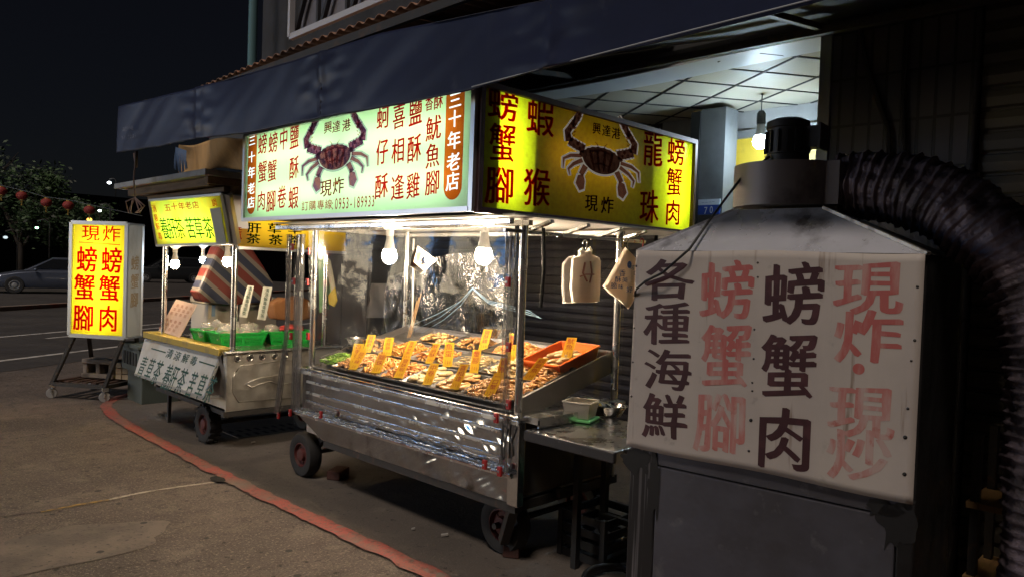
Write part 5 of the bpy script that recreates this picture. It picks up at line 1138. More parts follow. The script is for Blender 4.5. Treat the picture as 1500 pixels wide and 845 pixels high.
# ------------------------------------------------------------------ the lit sign on wheels
g1_ = P(78, 582, 'z', 0); g2_ = P(155, 588, 'z', 0); dS = (g2_-g1_).normalized(); nS = V((-dS.y, dS.x, 0)); nS = nS if nS.dot(-g1_) > 0 else -nS
st = thing('sign_stand', (g1_+g2_)/2-nS*.15, 'yellow lit box sign with red lettering on a rusty wheeled stand', 'sign')
sp0 = g1_+nS*.02
q = [PP(x, y, sp0, nS) for x, y in ((107,323), (188,331), (181,496), (100,489))]
zt, zb = (q[0].z+q[1].z)/2, (q[2].z+q[3].z)/2
hl = ((q[0]-sp0).dot(dS)+(q[3]-sp0).dot(dS))/2; hr = ((q[1]-sp0).dot(dS)+(q[2]-sp0).dot(dS))/2
def SPt(s, d, z): v = sp0+dS*s-nS*d; v.z = z; return v
SD = .24
face = MB().quad(SPt(hl, 0, zb), SPt(hr, 0, zb), SPt(hr, 0, zt), SPt(hl, 0, zt)).build('sign_face', panel('stand_sign_face', (.92,.80,.02), .8), st)
mb = MB(); c8 = [SPt(hl, SD-.01, zb), SPt(hr, SD-.01, zb), SPt(hr, SD-.01, zt), SPt(hl, SD-.01, zt)]; f8 = [SPt(hl, 0, zb), SPt(hr, 0, zb), SPt(hr, 0, zt), SPt(hl, 0, zt)]
mb.quad(*c8)
for i in range(4): mb.quad(f8[i], f8[(i+1) % 4], c8[(i+1) % 4], c8[i])
mb.build('box_liner', BOXW, st)
OLDW = mat('aged_white_panel', (.34,.34,.31), .6, dirt=(((.22,.20,.16), 4, .5, .75, (1, 1, .4)),))
mb = MB(); mb.prism([SPt(hr+.006, 0, zb), SPt(hr+.006, SD, zb), SPt(hr+.006, SD, zt), SPt(hr+.006, 0, zt)], dS*.006); mb.prism([SPt(hl-.012, 0, zb), SPt(hl-.012, SD, zb), SPt(hl-.012, SD, zt), SPt(hl-.012, 0, zt)], dS*.006); mb.prism([SPt(hl, SD, zb), SPt(hr, SD, zb), SPt(hr, SD, zt), SPt(hl, SD, zt)], -nS*.006); mb.build('side_panels', OLDW, st)
mb = MB()
for a, b in ((f8[0], f8[1]), (f8[1], f8[2]), (f8[2], f8[3]), (f8[3], f8[0])): mb.bar(a+nS*.004, b+nS*.004, .04, .02, up=nS)
for s__ in (hr+.01,):
    mb.bar(SPt(s__, SD, zb), SPt(s__, SD, zt), .03, .02); mb.bar(SPt(s__, 0, zt), SPt(s__, SD, zt), .03, .02); mb.bar(SPt(s__, 0, zb), SPt(s__, SD, zb), .03, .02)
mb.build('box_frame', ALU, st)
E_T4 = emit('tube_stand', (1,.97,.75), 12)
MB().tube([SPt((hl+hr)/2, .13, zb+.12), SPt((hl+hr)/2, .13, zt-.10)], .014, 10).build('light_tube', E_T4, st, smooth=True)
columns('lettering', FILM_R, face, [[('現',133,341.5,26,23),('炸',163.5,343,26,23)]], sp0, nS, SANS); columns('lettering', FILM_R, face, [[('螃',127.7,380,30,37),('蟹',124,420.5,30,38),('腳',122.5,464.5,30,38)],[('螃',164,381.5,30,37),('蟹',160.5,422,30,38),('肉',158.5,466,28,38)]], sp0, nS, ROUND); mb = MB(); rule(mb, (116, 355), (176, 359), .004, sp0, nS); mb.build('underline', FILM_R, face)
# worn print on the side
mb = MB()
def sidept(d, z): return SPt(hr+.0135, d, z)
for ch, z in zip('螃蟹腳', (zt-.42, zt-.62, zt-.82)): put(mb, ch, sidept(.12, z), -nS*.13, V((0, 0, .17)), dS, BRUSH, .002)
mb.build('worn_print', mat('worn_brown_print', (.24,.17,.09), .7), st)
RUST = mat('rusty_frame', (.10,.055,.04), .75, .2, dirt=(((.05,.035,.03), 9, .45, .7),))
mb = MB(); zl = .16
ft = [SPt(-.0, 0, zl), SPt((g2_-g1_).length, 0, zl), SPt((g2_-g1_).length, .62, zl), SPt(0, .62, zl)]
tops = [SPt(hl+.05, .02, zb), SPt(hr-.03, .02, zb), SPt(hr-.03, SD-.02, zb), SPt(hl+.05, SD-.02, zb)]
for a, b in zip(ft, tops): mb.bar(a, b, .04, .035)
for i in range(4): mb.bar(ft[i], ft[(i+1) % 4], .04, .04)
mb.build('legs', IRON, st)
mb = MB(); Lw = (g2_-g1_).length
for k in range(6): s__ = .05+k*(Lw-.1)/5; mb.bar(SPt(s__, .02, zl+.03), SPt(s__, .60, zl+.03), .055, .015)
mb.build('slats', RUST, st)
for i, a in enumerate(ft):
    c = V((a.x, a.y, .055)); mb = MB(); mb.lathe([(.001, -.018), (.05, -.018), (.056, -.010), (.056, .010), (.05, .018), (.001, .018)], c, dS*.5+nS*.9, 22); wl = mb.build('caster', mat('caster_grey', (.30,.30,.31), .5), st, smooth=True) if i == 0 else mb.build('caster', bpy.data.materials['caster_grey'], st, smooth=True)
    mb = MB(); mb.bar(c+V((0, 0, .06)), c+V((0, 0, .10)), .07, .06); cx_ = (dS*.5+nS*.9).normalized()
    for s__ in (-1, 1): mb.bar(c+cx_*.026*s__, c+cx_*.026*s__+V((0, 0, .07)), .035, .005)
    mb.build('fork', STEEL, wl)
# hollow concrete block and a stack of timber offcuts on the slats
cc = SPt(Lw*.55, .32, zl+.05); BLK = mat('concrete_block', (.24,.20,.165), .9, dirt=(((.15,.12,.1), 6, .45, .7),), bump=((50, .6, .006),))
mb = MB()
for zz in (.025, .185): mb.obox(cc+V((0, 0, zz)), dS*.20, nS*.09, V((0, 0, .025)))
for s__ in (-.165, 0.0, .165): mb.obox(cc+dS*s__+V((0, 0, .105)), dS*.028, nS*.075, V((0, 0, .056)))
tag(mb.build('concrete_block', BLK, bevel=.008), 'hollow concrete block weighing down the wheeled sign stand', 'concrete block')
cc = SPt(Lw*1.02, .34, zl+.05); mb = MB()
for i in range(2):
    for j in range(3): mb.obox(cc+dS*(i-.5)*.085+V((0, 0, .032+j*.064)), dS*.038, nS*.10, V((0, 0, .029)))
tag(mb.build('timber_stack', mat('pale_timber', (.40,.31,.20), .8, dirt=(((.2,.14,.08), 12, .5, .7),)), bevel=.006), 'short stack of pale timber blocks on the right of the sign stand', 'timber')

# ------------------------------------------------------------------ the oven with its hand-painted board, hood, blower and duct
OL = V((2.65, 1.87, 0)); oe = V((.096, -.995, 0)).normalized(); od = V((.995, .096, 0)).normalized(); UZ = V((0, 0, 1))
def O(s, d, z): return OL+oe*s+od*d+UZ*z
OWN = 1.10; ODP = .74
ov = thing('fry_oven', O(.55, .37, 0), 'tall grimy metal frying stand with a hand-painted white board, hood and fat black exhaust duct', 'frying stand')
SOOT_SHADE = mat('shaded_sooty_metal', (.02,.019,.02), .45, .4, dirt=(((.008,.008,.008), 5, .4, .7),), rvar=(6, .3, .6))  # near-black tone also carries the shade on the oven's right side
PANEL = mat('oven_panel', (.11,.11,.135), .40, .5, dirt=(((.07,.065,.07), 2.2, .45, .75), ((.22,.22,.24), 9, .60, .8), ((.02,.02,.02), 1.4, .60, .70)), rvar=(5, .3, .5), bump=((1.6, .15, .08),))
def ob_(mb, s0, s1, d0, d1, z0, z1): return mb.obox(O((s0+s1)/2, (d0+d1)/2, (z0+z1)/2), oe*(s1-s0)/2, od*(d1-d0)/2, UZ*(z1-z0)/2)
ob_(MB(), 0, OWN, .02, ODP, .03, 1.70).build('cabinet', SOOT_SHADE, ov, bevel=.006)
lp = ob_(MB(), .125, 1.045, .0, .022, .02, .79).build('lower_panel', PANEL, ov, bevel=.004)
ob_(MB(), .125, 1.06, .004, .02, .796, .86).build('upper_strip', PANEL, ov, bevel=.003)
STK = mat('streaked_stile', (.035,.034,.036), .4, .5, dirt=(((.26,.25,.27), 7, .50, .66, (1, 5, .10)),))
mb = MB(); ob_(mb, -.004, .12, .0, .03, .02, .86); mb.build('left_stile', STK, ov, bevel=.006)
mb = MB(); ob_(mb, 1.05, OWN+.004, .0, .03, .02, .86); mb.build('right_stile', SOOT_SHADE, ov, bevel=.006)
mb = MB()
for s in (.02, 1.04): ob_(mb, s, s+.04, .05, .09, -.0, .035); ob_(mb, s, s+.04, .62, .66, 0, .035)
mb.build('feet', IRON, ov)
# the board, slightly warped at its corners
BRDM = mat('painted_board_white', (.47,.42,.385), .6, dirt=(((.38,.335,.31), 1.6, .45, .75), ((.30,.27,.25), 13, .64, .76), ((.5,.45,.4), 4, .5, .8, (1, 1, .2)), ((.20,.14,.10), 9, .63, .74, (1, 2.2, .16)), ((.14,.11,.09), 2.2, .66, .78)), bump=((14, .12, .01), (120, .15, .001)))
def bsurf(u, v):
    x = -.006+u*(OWN+.004); z = .855+v*.848; d = -.012
    return O(x-.012*(1-v)**3*(1-u)**4, d, z-.004*math.sin(u*9))
bd = MB().grid(bsurf, 40, 30).build('sign_board', BRDM, ov, smooth='all', solid=.006); bd['label'] = 'white board hand-painted in dark maroon and faded pink characters'
BP, BN = O(0, -.0152, 0), -od
DRK = mat('maroon_brush_paint', (.045,.012,.016), .5, dirt=(((.09,.03,.035), 9, .5, .7),)); PNK = mat('faded_pink_paint', (.42,.11,.10), .6, dirt=(((.47,.27,.24), 8, .44, .64, (1, 2.2, .5)),)); PNK2 = mat('worn_pink_paint', (.45,.17,.15), .6, dirt=(((.47,.34,.31), 9, .40, .60, (1, 2.2, .5)), ((.40,.12,.10), 20, .56, .7)))
columns('dark_lettering', DRK, bd, [[('各',979.6,409,72,60),('種',976.7,473,66,62),('海',977.5,541,68,62),('鮮',973,609,64,66)],[('螃',1162.8,429.5,88,92),('蟹',1154.7,536,80,94),('肉',1149,642,84,90)]], BP, BN, BRUSHB, lift=.0003)
columns('pink_lettering', PNK, bd, [[('螃',1065,424,78,86),('蟹',1062.7,521,72,92)]], BP, BN, BRUSHB, lift=.0003)
mb = MB(); write(mb, [('現',1270.5,421,98,78),('炸',1270.5,493,98,78)], BP, BN, BRUSHB, lift=.0003)
c = PP(1257.8, 540, BP, BN); mb.add([c-od*.0004+oe*.02*math.cos(a)+UZ*.02*math.sin(a) for a in [i*PI/9 for i in range(18)]], [list(range(18))]); mb.build('pink_lettering', PNK, bd)
columns('worn_pink_lettering', PNK2, bd, [[('腳',1055.5,619,76,88)],[('現',1260,602,94,78),('炒',1257.8,666,94,76)]], BP, BN, BRUSHB, lift=.0003)
for x, y in ((932,390),(931,430),(929,480),(927,530),(925,580),(1110,385),(1110,406),(1105,482),(1104,525),(1102,560),(1102,572),(1100,615),(1097,660),(1344,420),(1340,498),(1335,528),(1330,598),(1326,640),(1325,694)):
    c = PP(x, y, BP, BN); r = random.choice((.004, .005, .007)); MB().lathe([(.001, .003), (r, .001), (r, -.004)], c, -od, 8).build('rivet', BLACK, bd)
for cs0, cz0, rw, rh in ((.04, .80, .07, .05), (1.05, .775, .055, .09), (1.00, .815, .05, .03), (.12, .70, .03, .12)):
    n_ = 54; mb = MB(); mb.add([O(cs0+rw*math.cos(2*PI*k/n_)*(1+.7*nz(math.cos(2*PI*k/n_)*1.6, math.sin(2*PI*k/n_)*1.6, cs0*9)), -.0022, min(cz0+rh*math.sin(2*PI*k/n_)*(1+.8*nz(math.cos(2*PI*k/n_)*2.2, math.sin(2*PI*k/n_)*2.2, cs0*5)), .852 if cz0 < 1 else 2)) for k in range(n_)], [list(range(n_))])
    if cz0 < 1: mb.build('soot_patch', BLACK, ov)
# hood
HS0, HS1, HD0, HD1, HZ = .33, .70, .20, .54, 1.885
base = [O(-.006, 0, 1.702), O(OWN+.006, 0, 1.702), O(OWN+.006, ODP, 1.702), O(-.006, ODP, 1.702)]; top = [O(HS0, HD0, HZ), O(HS1, HD0, HZ), O(HS1, HD1, HZ), O(HS0, HD1, HZ)]
HOODM = mat('hood_metal', (.68,.69,.76), .26, .40, rvar=(5, .18, .42), dirt=(((.12,.11,.11), 3.2, .56, .72),), bump=((4, .15, .04),))
mb = MB(); mb.add(base+top, [(0,1,5,4),(3,0,4,7),(2,3,7,6),(4,5,6,7)]); mb.build('hood', HOODM, ov)
MB().quad(base[1], base[2], top[2], top[1]).build('hood_shade_side', SOOT_SHADE, ov)  # right slope coloured black to hold its shade
mb = MB(); mb.bar(base[0], top[0], .016, .01); mb.build('hood_rim', HOODM, ov); mb = MB(); mb.bar(base[1], top[1], .02, .012); mb.build('hood_rim', mat('rim_metal', (.35,.33,.3), .4, .8, dirt=(((.08,.06,.05), 14, .45, .65),)), ov)
# blower housing: a scroll-shaped drum
DRUM = mat('blower_metal', (.17,.15,.15), .5, .5, dirt=(((.06,.05,.05), 4, .55, .7),), bump=((6, .1, .02),))
sc = []
for i in range(40):
    a = 2*PI*i/40; r = .215+.02*math.sin(a*.5)
    sc.append(O(.515+r*math.cos(a), .36+r*1.05*math.sin(a), HZ+.012+.02*math.cos(a)*0))
mb = MB(); mb.prism(sc, (0, 0, .175)); ob_(mb, .5, .745, .22, .52, HZ+.014, HZ+.185); mb.build('blower_housing', DRUM, ov, smooth=True)
mb = MB(); cM = O(.50, .33, HZ+.187); mb.lathe([(.001, 0), (.105, 0), (.105, .012), (.088, .014), (.088, .045), (.083, .05), (.083, .155), (.088, .16), (.086, .185), (.06, .198), (.001, .20)], cM, n=32)
ob_(mb, .57, .635, .30, .38, HZ+.26, HZ+.345); ob_(mb, .635, .645, .29, .39, HZ+.25, HZ+.355)
for k in range(16): a = k*2*PI/16; mb.obox(cM+V((.087*math.cos(a), .087*math.sin(a), .10)), V((math.cos(a), math.sin(a), 0))*.006, V((-math.sin(a), math.cos(a), 0))*.003, UZ*.045)
mb.build('blower_motor', mat('motor_black', (.02,.02,.022), .5, .3), ov, smooth=True)
# ribbed flexible duct
path = smooth_line([(p_.x, p_.y, p_.z) for p_ in (O(.70, .36, 1.985), O(.82, .36, 1.98), O(1.0, .35, 1.94), O(1.16, .34, 1.85), O(1.31, .32, 1.69), O(1.41, .31, 1.46), O(1.45, .31, 1.2), O(1.46, .30, .85), O(1.46, .30, .45), O(1.47, .30, .05))], 44)
acc = [0]
for a, b in zip(path, path[1:]): acc.append(acc[-1]+(b-a).length)
mb = MB(); NR = 64; ref = None; rings = []; T_ = []
for i, p_ in enumerate(path):
    t = (path[min(i+1, len(path)-1)]-path[max(i-1, 0)]).normalized()
    if ref is None: ref = V((0, 0, 1))
    ref = (ref-t*ref.dot(t)).normalized(); bn = t.cross(ref); ph = (acc[i]/.041) % 1; R0 = .122+.014*min(1, acc[i]/.5)
    for k in range(NR):
        a = 2*PI*k/NR; sag = .012*(1-abs(2*ph-1)); wr = .010*nz(math.cos(a)*2.6+acc[i]*7, math.sin(a)*2.6, acc[i]*20)+.006*nz(math.cos(a)*7, math.sin(a)*7+acc[i]*5, acc[i]*9)
        mb.v.append(p_+(ref*math.cos(a)+bn*math.sin(a))*(R0+(.012+.006*nz(acc[i]*2.3, a*.9))*math.exp(-((ph-.5+.18*nz(a*1.2, acc[i]*1.7))/.16)**2)-.004*math.sin(ph*PI)+wr*1.25+.014*nz(acc[i]*1.9, math.cos(a), math.sin(a))))
for i in range(len(path)-1):
    for k in range(NR): mb.f.append([i*NR+k, i*NR+(k+1) % NR, (i+1)*NR+(k+1) % NR, (i+1)*NR+k]); mb.m.append(0)
mb.build('exhaust_duct', mat('duct_foil', (.17,.135,.16), .42, .45, rvar=(14, .34, .6), dirt=(((.05,.042,.045), 6, .45, .65),), bump=((38, .7, .012), (90, .4, .004))), ov, smooth='all')
# cable from the motor down over the hood
mb = MB(); mb.tube([O(.46, .24, HZ+.22), P(1085, 262, 'x', 2.86), P(1040, 322, 'x', 2.78), P(1010, 365, 'x', 2.62), P(970, 400, 'x', 2.60), P(945, 412, 'x', 2.61), P(931, 424, 'x', 2.62), P(930, 434, 'x', 2.63)], .0055, 6)
tag(mb.build('power_cable', BLACK, smooth='all'), 'black power cable running from the blower motor down over the oven board', 'cable')
# plank behind the oven at the lower right
sh_ = thing('wooden_shelf', (3.6, .6, 0), 'low raw wooden shelf glimpsed between the oven and the duct', 'shelf')
RW_ = bpy.data.materials['raw_wood']; MB().box(3.45, .35, .395, 3.8, .78, .42).build('plank', RW_, sh_); MB().box(3.45, .35, .70, 3.8, .78, .725).build('plank', RW_, sh_); mb = MB()
for y in (.36, .74): mb.box(3.47, y, 0, 3.51, y+.03, 1.0); mb.box(3.74, y, 0, 3.78, y+.03, 1.0)
mb.build('uprights', IRON, sh_)

# ------------------------------------------------------------------ awning
aw = thing('awning', (2.3, 3.2, 2.4), 'long dark navy blue fabric awning with stitched seams hanging over both carts', 'awning')
AN = V((1, .067, 0)).normalized(); AP0 = V((2.35, 2, 0))
tp_ = [PP(x, y, AP0, AN) for x, y in ((173,160),(290,133),(430,94),(560,55),(700,26),(820,3))]; bt_ = [PP(x, y, AP0, AN) for x, y in ((173,222),(360,193),(530,162),(690,130),(805,100),(1000,50),(1210,-3))]
def interp(L, y):
    L = sorted(L, key=lambda p_: p_.y)
    if y <= L[0].y: return L[0].z
    for a, b in zip(L, L[1:]):
        if y <= b.y: return a.z+(b.z-a.z)*(y-a.y)/(b.y-a.y)
    return L[-1].z
AY1 = tp_[0].y; AY0 = -.4
seams = [PP(x, y, AP0, AN).y for x, y in ((290,170),(472,110),(807,50))]; seams.append(seams[2]-(seams[1]-seams[2])*.95)
def val(u, v):
    y = AY1+(AY0-AY1)*u; sg_ = min(abs(y-q_) for q_ in seams); z = interp(bt_, y)+(-.012*min(1, sg_/.7)+.005*nz(y*4))*(1-v)+(interp(tp_, y)+.02-interp(bt_, y))*v; x = 2.35-.067*(y-2)
    d = .016*nz(y*1.1, z*2.0)+.013*nz(y*1.9+z*2.2, z*1.6, 4)*(.3+.7*v)+.004*nz(y*5+z*8, z*3, 8)
    for s in seams: e = math.exp(-((y-s)/.16)**2); d += e*.020*nz((y-s)*5, z*15+s*7, s)*(.25+abs(y-s)/.16) - .014*math.exp(-((y-s)/.03)**2)*(.7+.5*nz(s, z*22))
    return (x+d, y, z)
NAVY = mat('navy_awning_fabric', (.021,.027,.062), .42, dirt=(((.015,.019,.042), 1.2, .45, .7), ((.05,.055,.085), 7, .62, .8), ((.04,.043,.065), 3, .60, .78, (1, 1.6, .25))), bump=((300, .15, .001),), spec=.22)
MB().grid(val, 420, 30).build('valance', NAVY, aw, smooth='all', solid=.003)
mb = MB()
for s in seams: mb.tube([(2.35-.067*(s-2)-.003+.004*math.sin(k*9), s+.002*math.sin(k*5), interp(bt_, s)+(interp(tp_, s)-interp(bt_, s))*k/24) for k in range(25)], .004, 5)
mb.build('seam_thread', mat('seam_dark', (.012,.014,.03), .6), aw)
mb = MB(); mb.tube([(2.347-.067*(y-2)-.004, y, interp(bt_, y)+.003) for y in [AY0+(2.6-AY0)*i/30 for i in range(31)]], .003, 5); mb.build('hem_piping', mat('pale_piping', (.4,.42,.45), .6), aw)
mb = MB(); mb.grid(lambda u, v: (2.352-.067*(AY1+(AY0-AY1)*u-2)+(3.92-2.35)*v, AY1+(AY0-AY1)*u, interp(tp_, AY1+(AY0-AY1)*u)+.02+.22*v-.02*math.sin(v*PI)), 60, 6); mb.build('roof_fabric', mat('navy_roof', (.022,.026,.045), .7), aw, solid=.003)
mb = MB()
for x, z in ((2.45, 2.70), (3.1, 2.80), (3.80, 2.86)): mb.bar((x, AY0, z), (x-.1, AY1-.05, z+.02), .04, .04)
for y in (6.4, 4.8, 3.2, 1.6, .2): mb.bar((2.42-.067*(y-2), y, 2.70), (3.9, y, 2.90), .03, .03)
mb.build('frame', IRON, aw)
mb = MB(); lx = PP(182, 196, AP0-AN*.012, AN)
write(mb, [(c, 181+i*4.2, 190-i*.9, 4, 7) for i, c in enumerate('海鮮小吃')], AP0-AN*.03, -AN, THIN); write(mb, [(c, 179+i*3.2, 202.5-i*.55, 4, 6) for i, c in enumerate('04-2285')], AP0-AN*.03, -AN, THIN); mb.build('worn_print', mat('worn_white_print', (.22,.23,.27), .7, dirt=(((.04,.05,.09), 40, .4, .6),)), aw)
# projecting eave and signboard frame above the awning
ev = thing('roof_eave', (3.0, 4.5, 3.0), 'old corrugated eave above the awning, orange glow put into its brown colour', 'eave')
EX = 2.52; el = [P(x, y, 'x', EX) for x, y in ((270,138),(425,72),(560,22),(640,-6),(760,-45))]
def evs(u, v):
    y = el[0].y+(el[-1].y-el[0].y)*u; z = interp(el, y); return (EX+v*1.4, y, z+.03*math.sin(y*60)*.4+.10*v)
MB().grid(evs, 300, 3).build('corrugated_sheet', mat('glow_tinted_corrugated', (.34,.17,.10), .6, dirt=(((.12,.08,.06), 2, .4, .7), ((.5,.16,.06), 3.5, .62, .75))), ev, smooth='all', solid=.004)  # orange glow under the eave is put into the base colour and patches
mb = MB()
for y in (7.4, 6.6, 5.8, 5.0, 4.2, 3.4, 2.6, 1.8): mb.bar((EX+.05, y, interp(el, y)-.03), (EX+1.4, y, interp(el, y)+.07), .04, .03)
mb.bar((EX+.02, el[0].y, el[0].z-.03), (EX+.02, el[-1].y, el[-1].z-.03), .03, .05); mb.build('rafters', IRON, ev)
sg = thing('signboard_frame', P(500, 40, 'x', 2.60), 'pale metal framed back of a big signboard with bracing, standing on the eave', 'signboard')
f0, f1 = P(426, 55, 'x', 2.60), P(640, -14, 'x', 2.60); ft_ = 4.2
mb = MB(); mb.bar(f0, V((2.6, f0.y, ft_)), .03, .04); mb.bar(f0, V((2.6, 1.5, f0.z+.05)), .03, .04); mb.bar((2.6, f0.y, ft_), (2.6, 1.5, ft_), .03, .04); mb.build('frame', mat('pale_frame', (.55,.55,.58), .5, .2), sg)
mb = MB(); mb.box(2.68, 1.5, f0.z+.05, 2.70, f0.y, ft_); mb.build('backing', mat('lilac_backing', (.22,.21,.24), .7, dirt=(((.12,.12,.14), 2, .45, .7),)), sg)
mb = MB(); yy = f0.y
for k in range(6):
    mb.bar((2.64, yy-k*.36, f0.z+.05), (2.64, yy-k*.36-.30, f0.z+.65), .03, .03); mb.bar((2.64, yy-.30-k*.36, f0.z+.05), (2.64, yy-.30-k*.36, ft_), .025, .025)
mb.bar((2.635, yy, f0.z+.42), (2.635, 1.5, f0.z+.42), .03, .03); mb.build('bracing', mat('brace_dark', (.04,.04,.045), .6, .3), sg)
q = P(370, 60, 'x', 4.2); tag(MB().tube([(q.x, q.y, 0), (q.x, q.y, 6.5)], .055, 14).build('teal_pole', mat('teal_paint', (.10,.20,.22), .5), smooth=True), 'tall teal painted pole rising behind the tea cart and the awning', 'pole')

# ------------------------------------------------------------------ the street beyond
def car(loc, head, col, label, suv=False):
    t = thing('parked_car', (0, 0, 0), label, 'car'); k = 1.0
    zt = 1.62 if suv else 1.42; belt = 1.02 if suv else .92
    xs_ = [-2.34, -2.28, -2.05, -1.5, -.8, 0, .8, 1.35, 1.85, 2.15, 2.30, 2.36]
    tz_ = [.62, .80, belt+.02, belt+.03, belt+.01, belt, belt-.01, belt-.06, belt-.16, belt-.26, .58, .48]; hw = [.62, .74, .84, .89, .90, .90, .90, .89, .86, .80, .70, .58]
    m_ = mat('car_paint', col, .28, .5, coat=.5); mb = MB(); N_ = 10
    for x, z, w_ in zip(xs_, tz_, hw):
        for (fy, fz) in ((-.9, .22), (-1, .36), (-1, .6*z+.1), (-.96, z-.06), (-.82, z), (.82, z), (.96, z-.06), (1, .6*z+.1), (1, .36), (.9, .22)): mb.v.append(V((x, fy*w_, fz)))
    for i in range(len(xs_)-1):
        for k_ in range(N_): mb.f.append([i*N_+k_, (i+1)*N_+k_, (i+1)*N_+(k_+1) % N_, i*N_+(k_+1) % N_]); mb.m.append(0)
    mb.f.append(list(range(N_))); mb.m.append(0); mb.f.append([(len(xs_)-1)*N_+k_ for k_ in range(N_)][::-1]); mb.m.append(0)
    rx0, rx1 = (-1.75, .25) if suv else (-1.0, .15); bx0, bx1 = (-2.15, 1.15) if suv else (-1.9, 1.15)
    gb = [(bx0, -.80, belt-.02), (bx1, -.80, belt-.04), (bx1, .80, belt-.04), (bx0, .80, belt-.02)]; gt = [(rx0, -.60, zt), (rx1, -.60, zt), (rx1, .60, zt), (rx0, .60, zt)]
    mb.add(gb+gt, [(4,5,6,7),(0,1,5,4),(1,2,6,5),(2,3,7,6),(3,0,4,7)]); mb.build('body', m_, t, smooth=True, bevel=.03)
    gl = mat('car_glass', (.012,.013,.015), .06, 0, spec=.8)
    def lerp4(f, u, v): a, b, c, d = [V(p_) for p_ in f]; return a.lerp(b, u).lerp(d.lerp(c, u), v)
    for sgn in (-1, 1):
        f = [(bx0, .80*sgn, belt), (bx1, .80*sgn, belt), (rx1, .60*sgn, zt), (rx0, .60*sgn, zt)]
        for a, b in ((.07, .50), (.53, .93)):
            pts = [lerp4(f, a, .10), lerp4(f, b, .10), lerp4(f, b, .86), lerp4(f, a, .86)]; MB().add([p_+V((0, .018*sgn, .004)) for p_ in pts], [(0,1,2,3)]).build('window', gl, t)
    for f in ([(bx1, -.80, belt-.02), (bx1, .80, belt-.02), (rx1, .60, zt), (rx1, -.60, zt)], [(bx0, .80, belt-.02), (bx0, -.80, belt-.02), (rx0, -.60, zt), (rx0, .60, zt)]):
        pts = [lerp4(f, .08, .10), lerp4(f, .92, .10), lerp4(f, .92, .88), lerp4(f, .08, .88)]; d = .02 if f[0][0] > 0 else -.02; MB().add([p_+V((d, 0, .012)) for p_ in pts], [(0,1,2,3)]).build('windscreen', gl, t)
    for x in (-1.35, 1.42):
        for y in (-.83, .83):
            o = wheel(t, (x, y, .33), .33, .2, (0, 1, 0), hub=GREYP)
    for y in (-.62, .62): MB().sphere((2.17, y, .66), .12, 10, 6, (.9, 1.3, .6)).build('headlight', mat('headlamp_glass', (.5,.5,.5), .1, .3), t, smooth='all'); MB().box(-2.31, y-.14, .72, -2.27, y+.14, .84).build('tail_light', REDCLIP, t)
    for y in (-.98, .98): MB().sphere((.75, y, belt+.02), .10, 8, 6, (.8, 1.0, .7)).build('mirror', m_, t, smooth='all')
    t.location = V(loc); t.rotation_euler = (0, 0, head); return t
w1 = P(21, 430, 'z', 0); hd = math.radians(168); fx_ = V((math.cos(hd), math.sin(hd), 0)); lat = V((-fx_.y, fx_.x, 0))
car(w1-fx_*1.42-lat*.83, hd, (.11,.125,.17), 'silver grey sedan parked across the street under the red lanterns')
w2 = P(213, 414, 'z', 0); car(w2-V((math.cos(hd), math.sin(hd), 0))*1.42-lat*.83, hd, (.045,.048,.052), 'dark grey suv parked across the street, seen behind the tea cart posts', True)
w3 = P(-40, 428, 'z', 0)
# trees beyond the cars
BARK = mat('tree_bark', (.045,.035,.028), .9, bump=((12, .8, .04, (1, 1, .3)),))
LEAF = [mat('leaf_green', (.03,.07,.022), .6, dirt=(((.06,.12,.035), 1.6, .55, .7),)), mat('leaf_dark', (.010,.022,.009), .6), mat('leaf_light', (.06,.115,.04), .6)]
def tree(base, h, cr, n, label, seed, clumps=14):
    rnd = random.Random(seed); base = V(base); t = thing('street_tree', base, label, 'tree', 'trees across the street')
    mb = MB(); mb.tube([base, base+V((.06, .05, h*.25)), base+V((-.05, .1, h*.55))], [.20, .15, .10], 10); ends = []
    for k in range(7):
        a = k*2.4; e = base+V((math.cos(a)*cr*.7, math.sin(a)*cr*.7, h*(.55+.4*rnd.random()))); mb.tube([base+V((0, .05, h*(.25+.04*k))), (base+V((0, 0, h*.45))).lerp(e, .5)+V((0, 0, .15)), e], [.07, .045, .015], 6)
    mb.build('trunk', BARK, t, smooth=True)
    cs_ = [base+V((rnd.gauss(0, .5)*cr, rnd.gauss(0, .5)*cr, h*(.42+.58*rnd.random()))) for _ in range(clumps)]; lb = MB()
    for k in range(n):
        ci = rnd.randrange(clumps); c = cs_[ci]; p_ = c+V((rnd.gauss(0, 1), rnd.gauss(0, 1), rnd.gauss(0, .75)))*cr*.17
        a = V((rnd.gauss(0, 1), rnd.gauss(0, 1), rnd.gauss(0, .6))).normalized(); b = a.orthogonal().normalized(); b = (b+V((0, 0, rnd.random()-.5))).normalized(); L = rnd.uniform(.07, .19)
        mi = (0, 1, 2)[(ci*7+int(rnd.random()*1.6)) % 3]; lb.add([p_-a*L, p_+b*L*.45, p_+a*L, p_-b*L*.45], [(0,1,2,3)], mi)
    lb.build('crown', LEAF, t)
tg = [((28, 412), 6.2, 2.6, 3600, 'leafy street tree with a dark trunk rising above the silver sedan'), ((100, 405), 5.0, 2.6, 3600, 'bushy street tree lit green between the sedan and the yellow sign'), ((175, 402), 5.2, 2.4, 2600, 'street tree mostly hidden behind the yellow sign and the dangling wire'), ((-45, 408), 8.5, 3.2, 3000, 'taller and darker street tree, barely lit, beside the tree above the sedan')]
for i, ((x, y), h_, c_, n_, lb) in enumerate(tg): tree(P(x, y, 'z', 0), h_, c_, n_, lb, i+3)
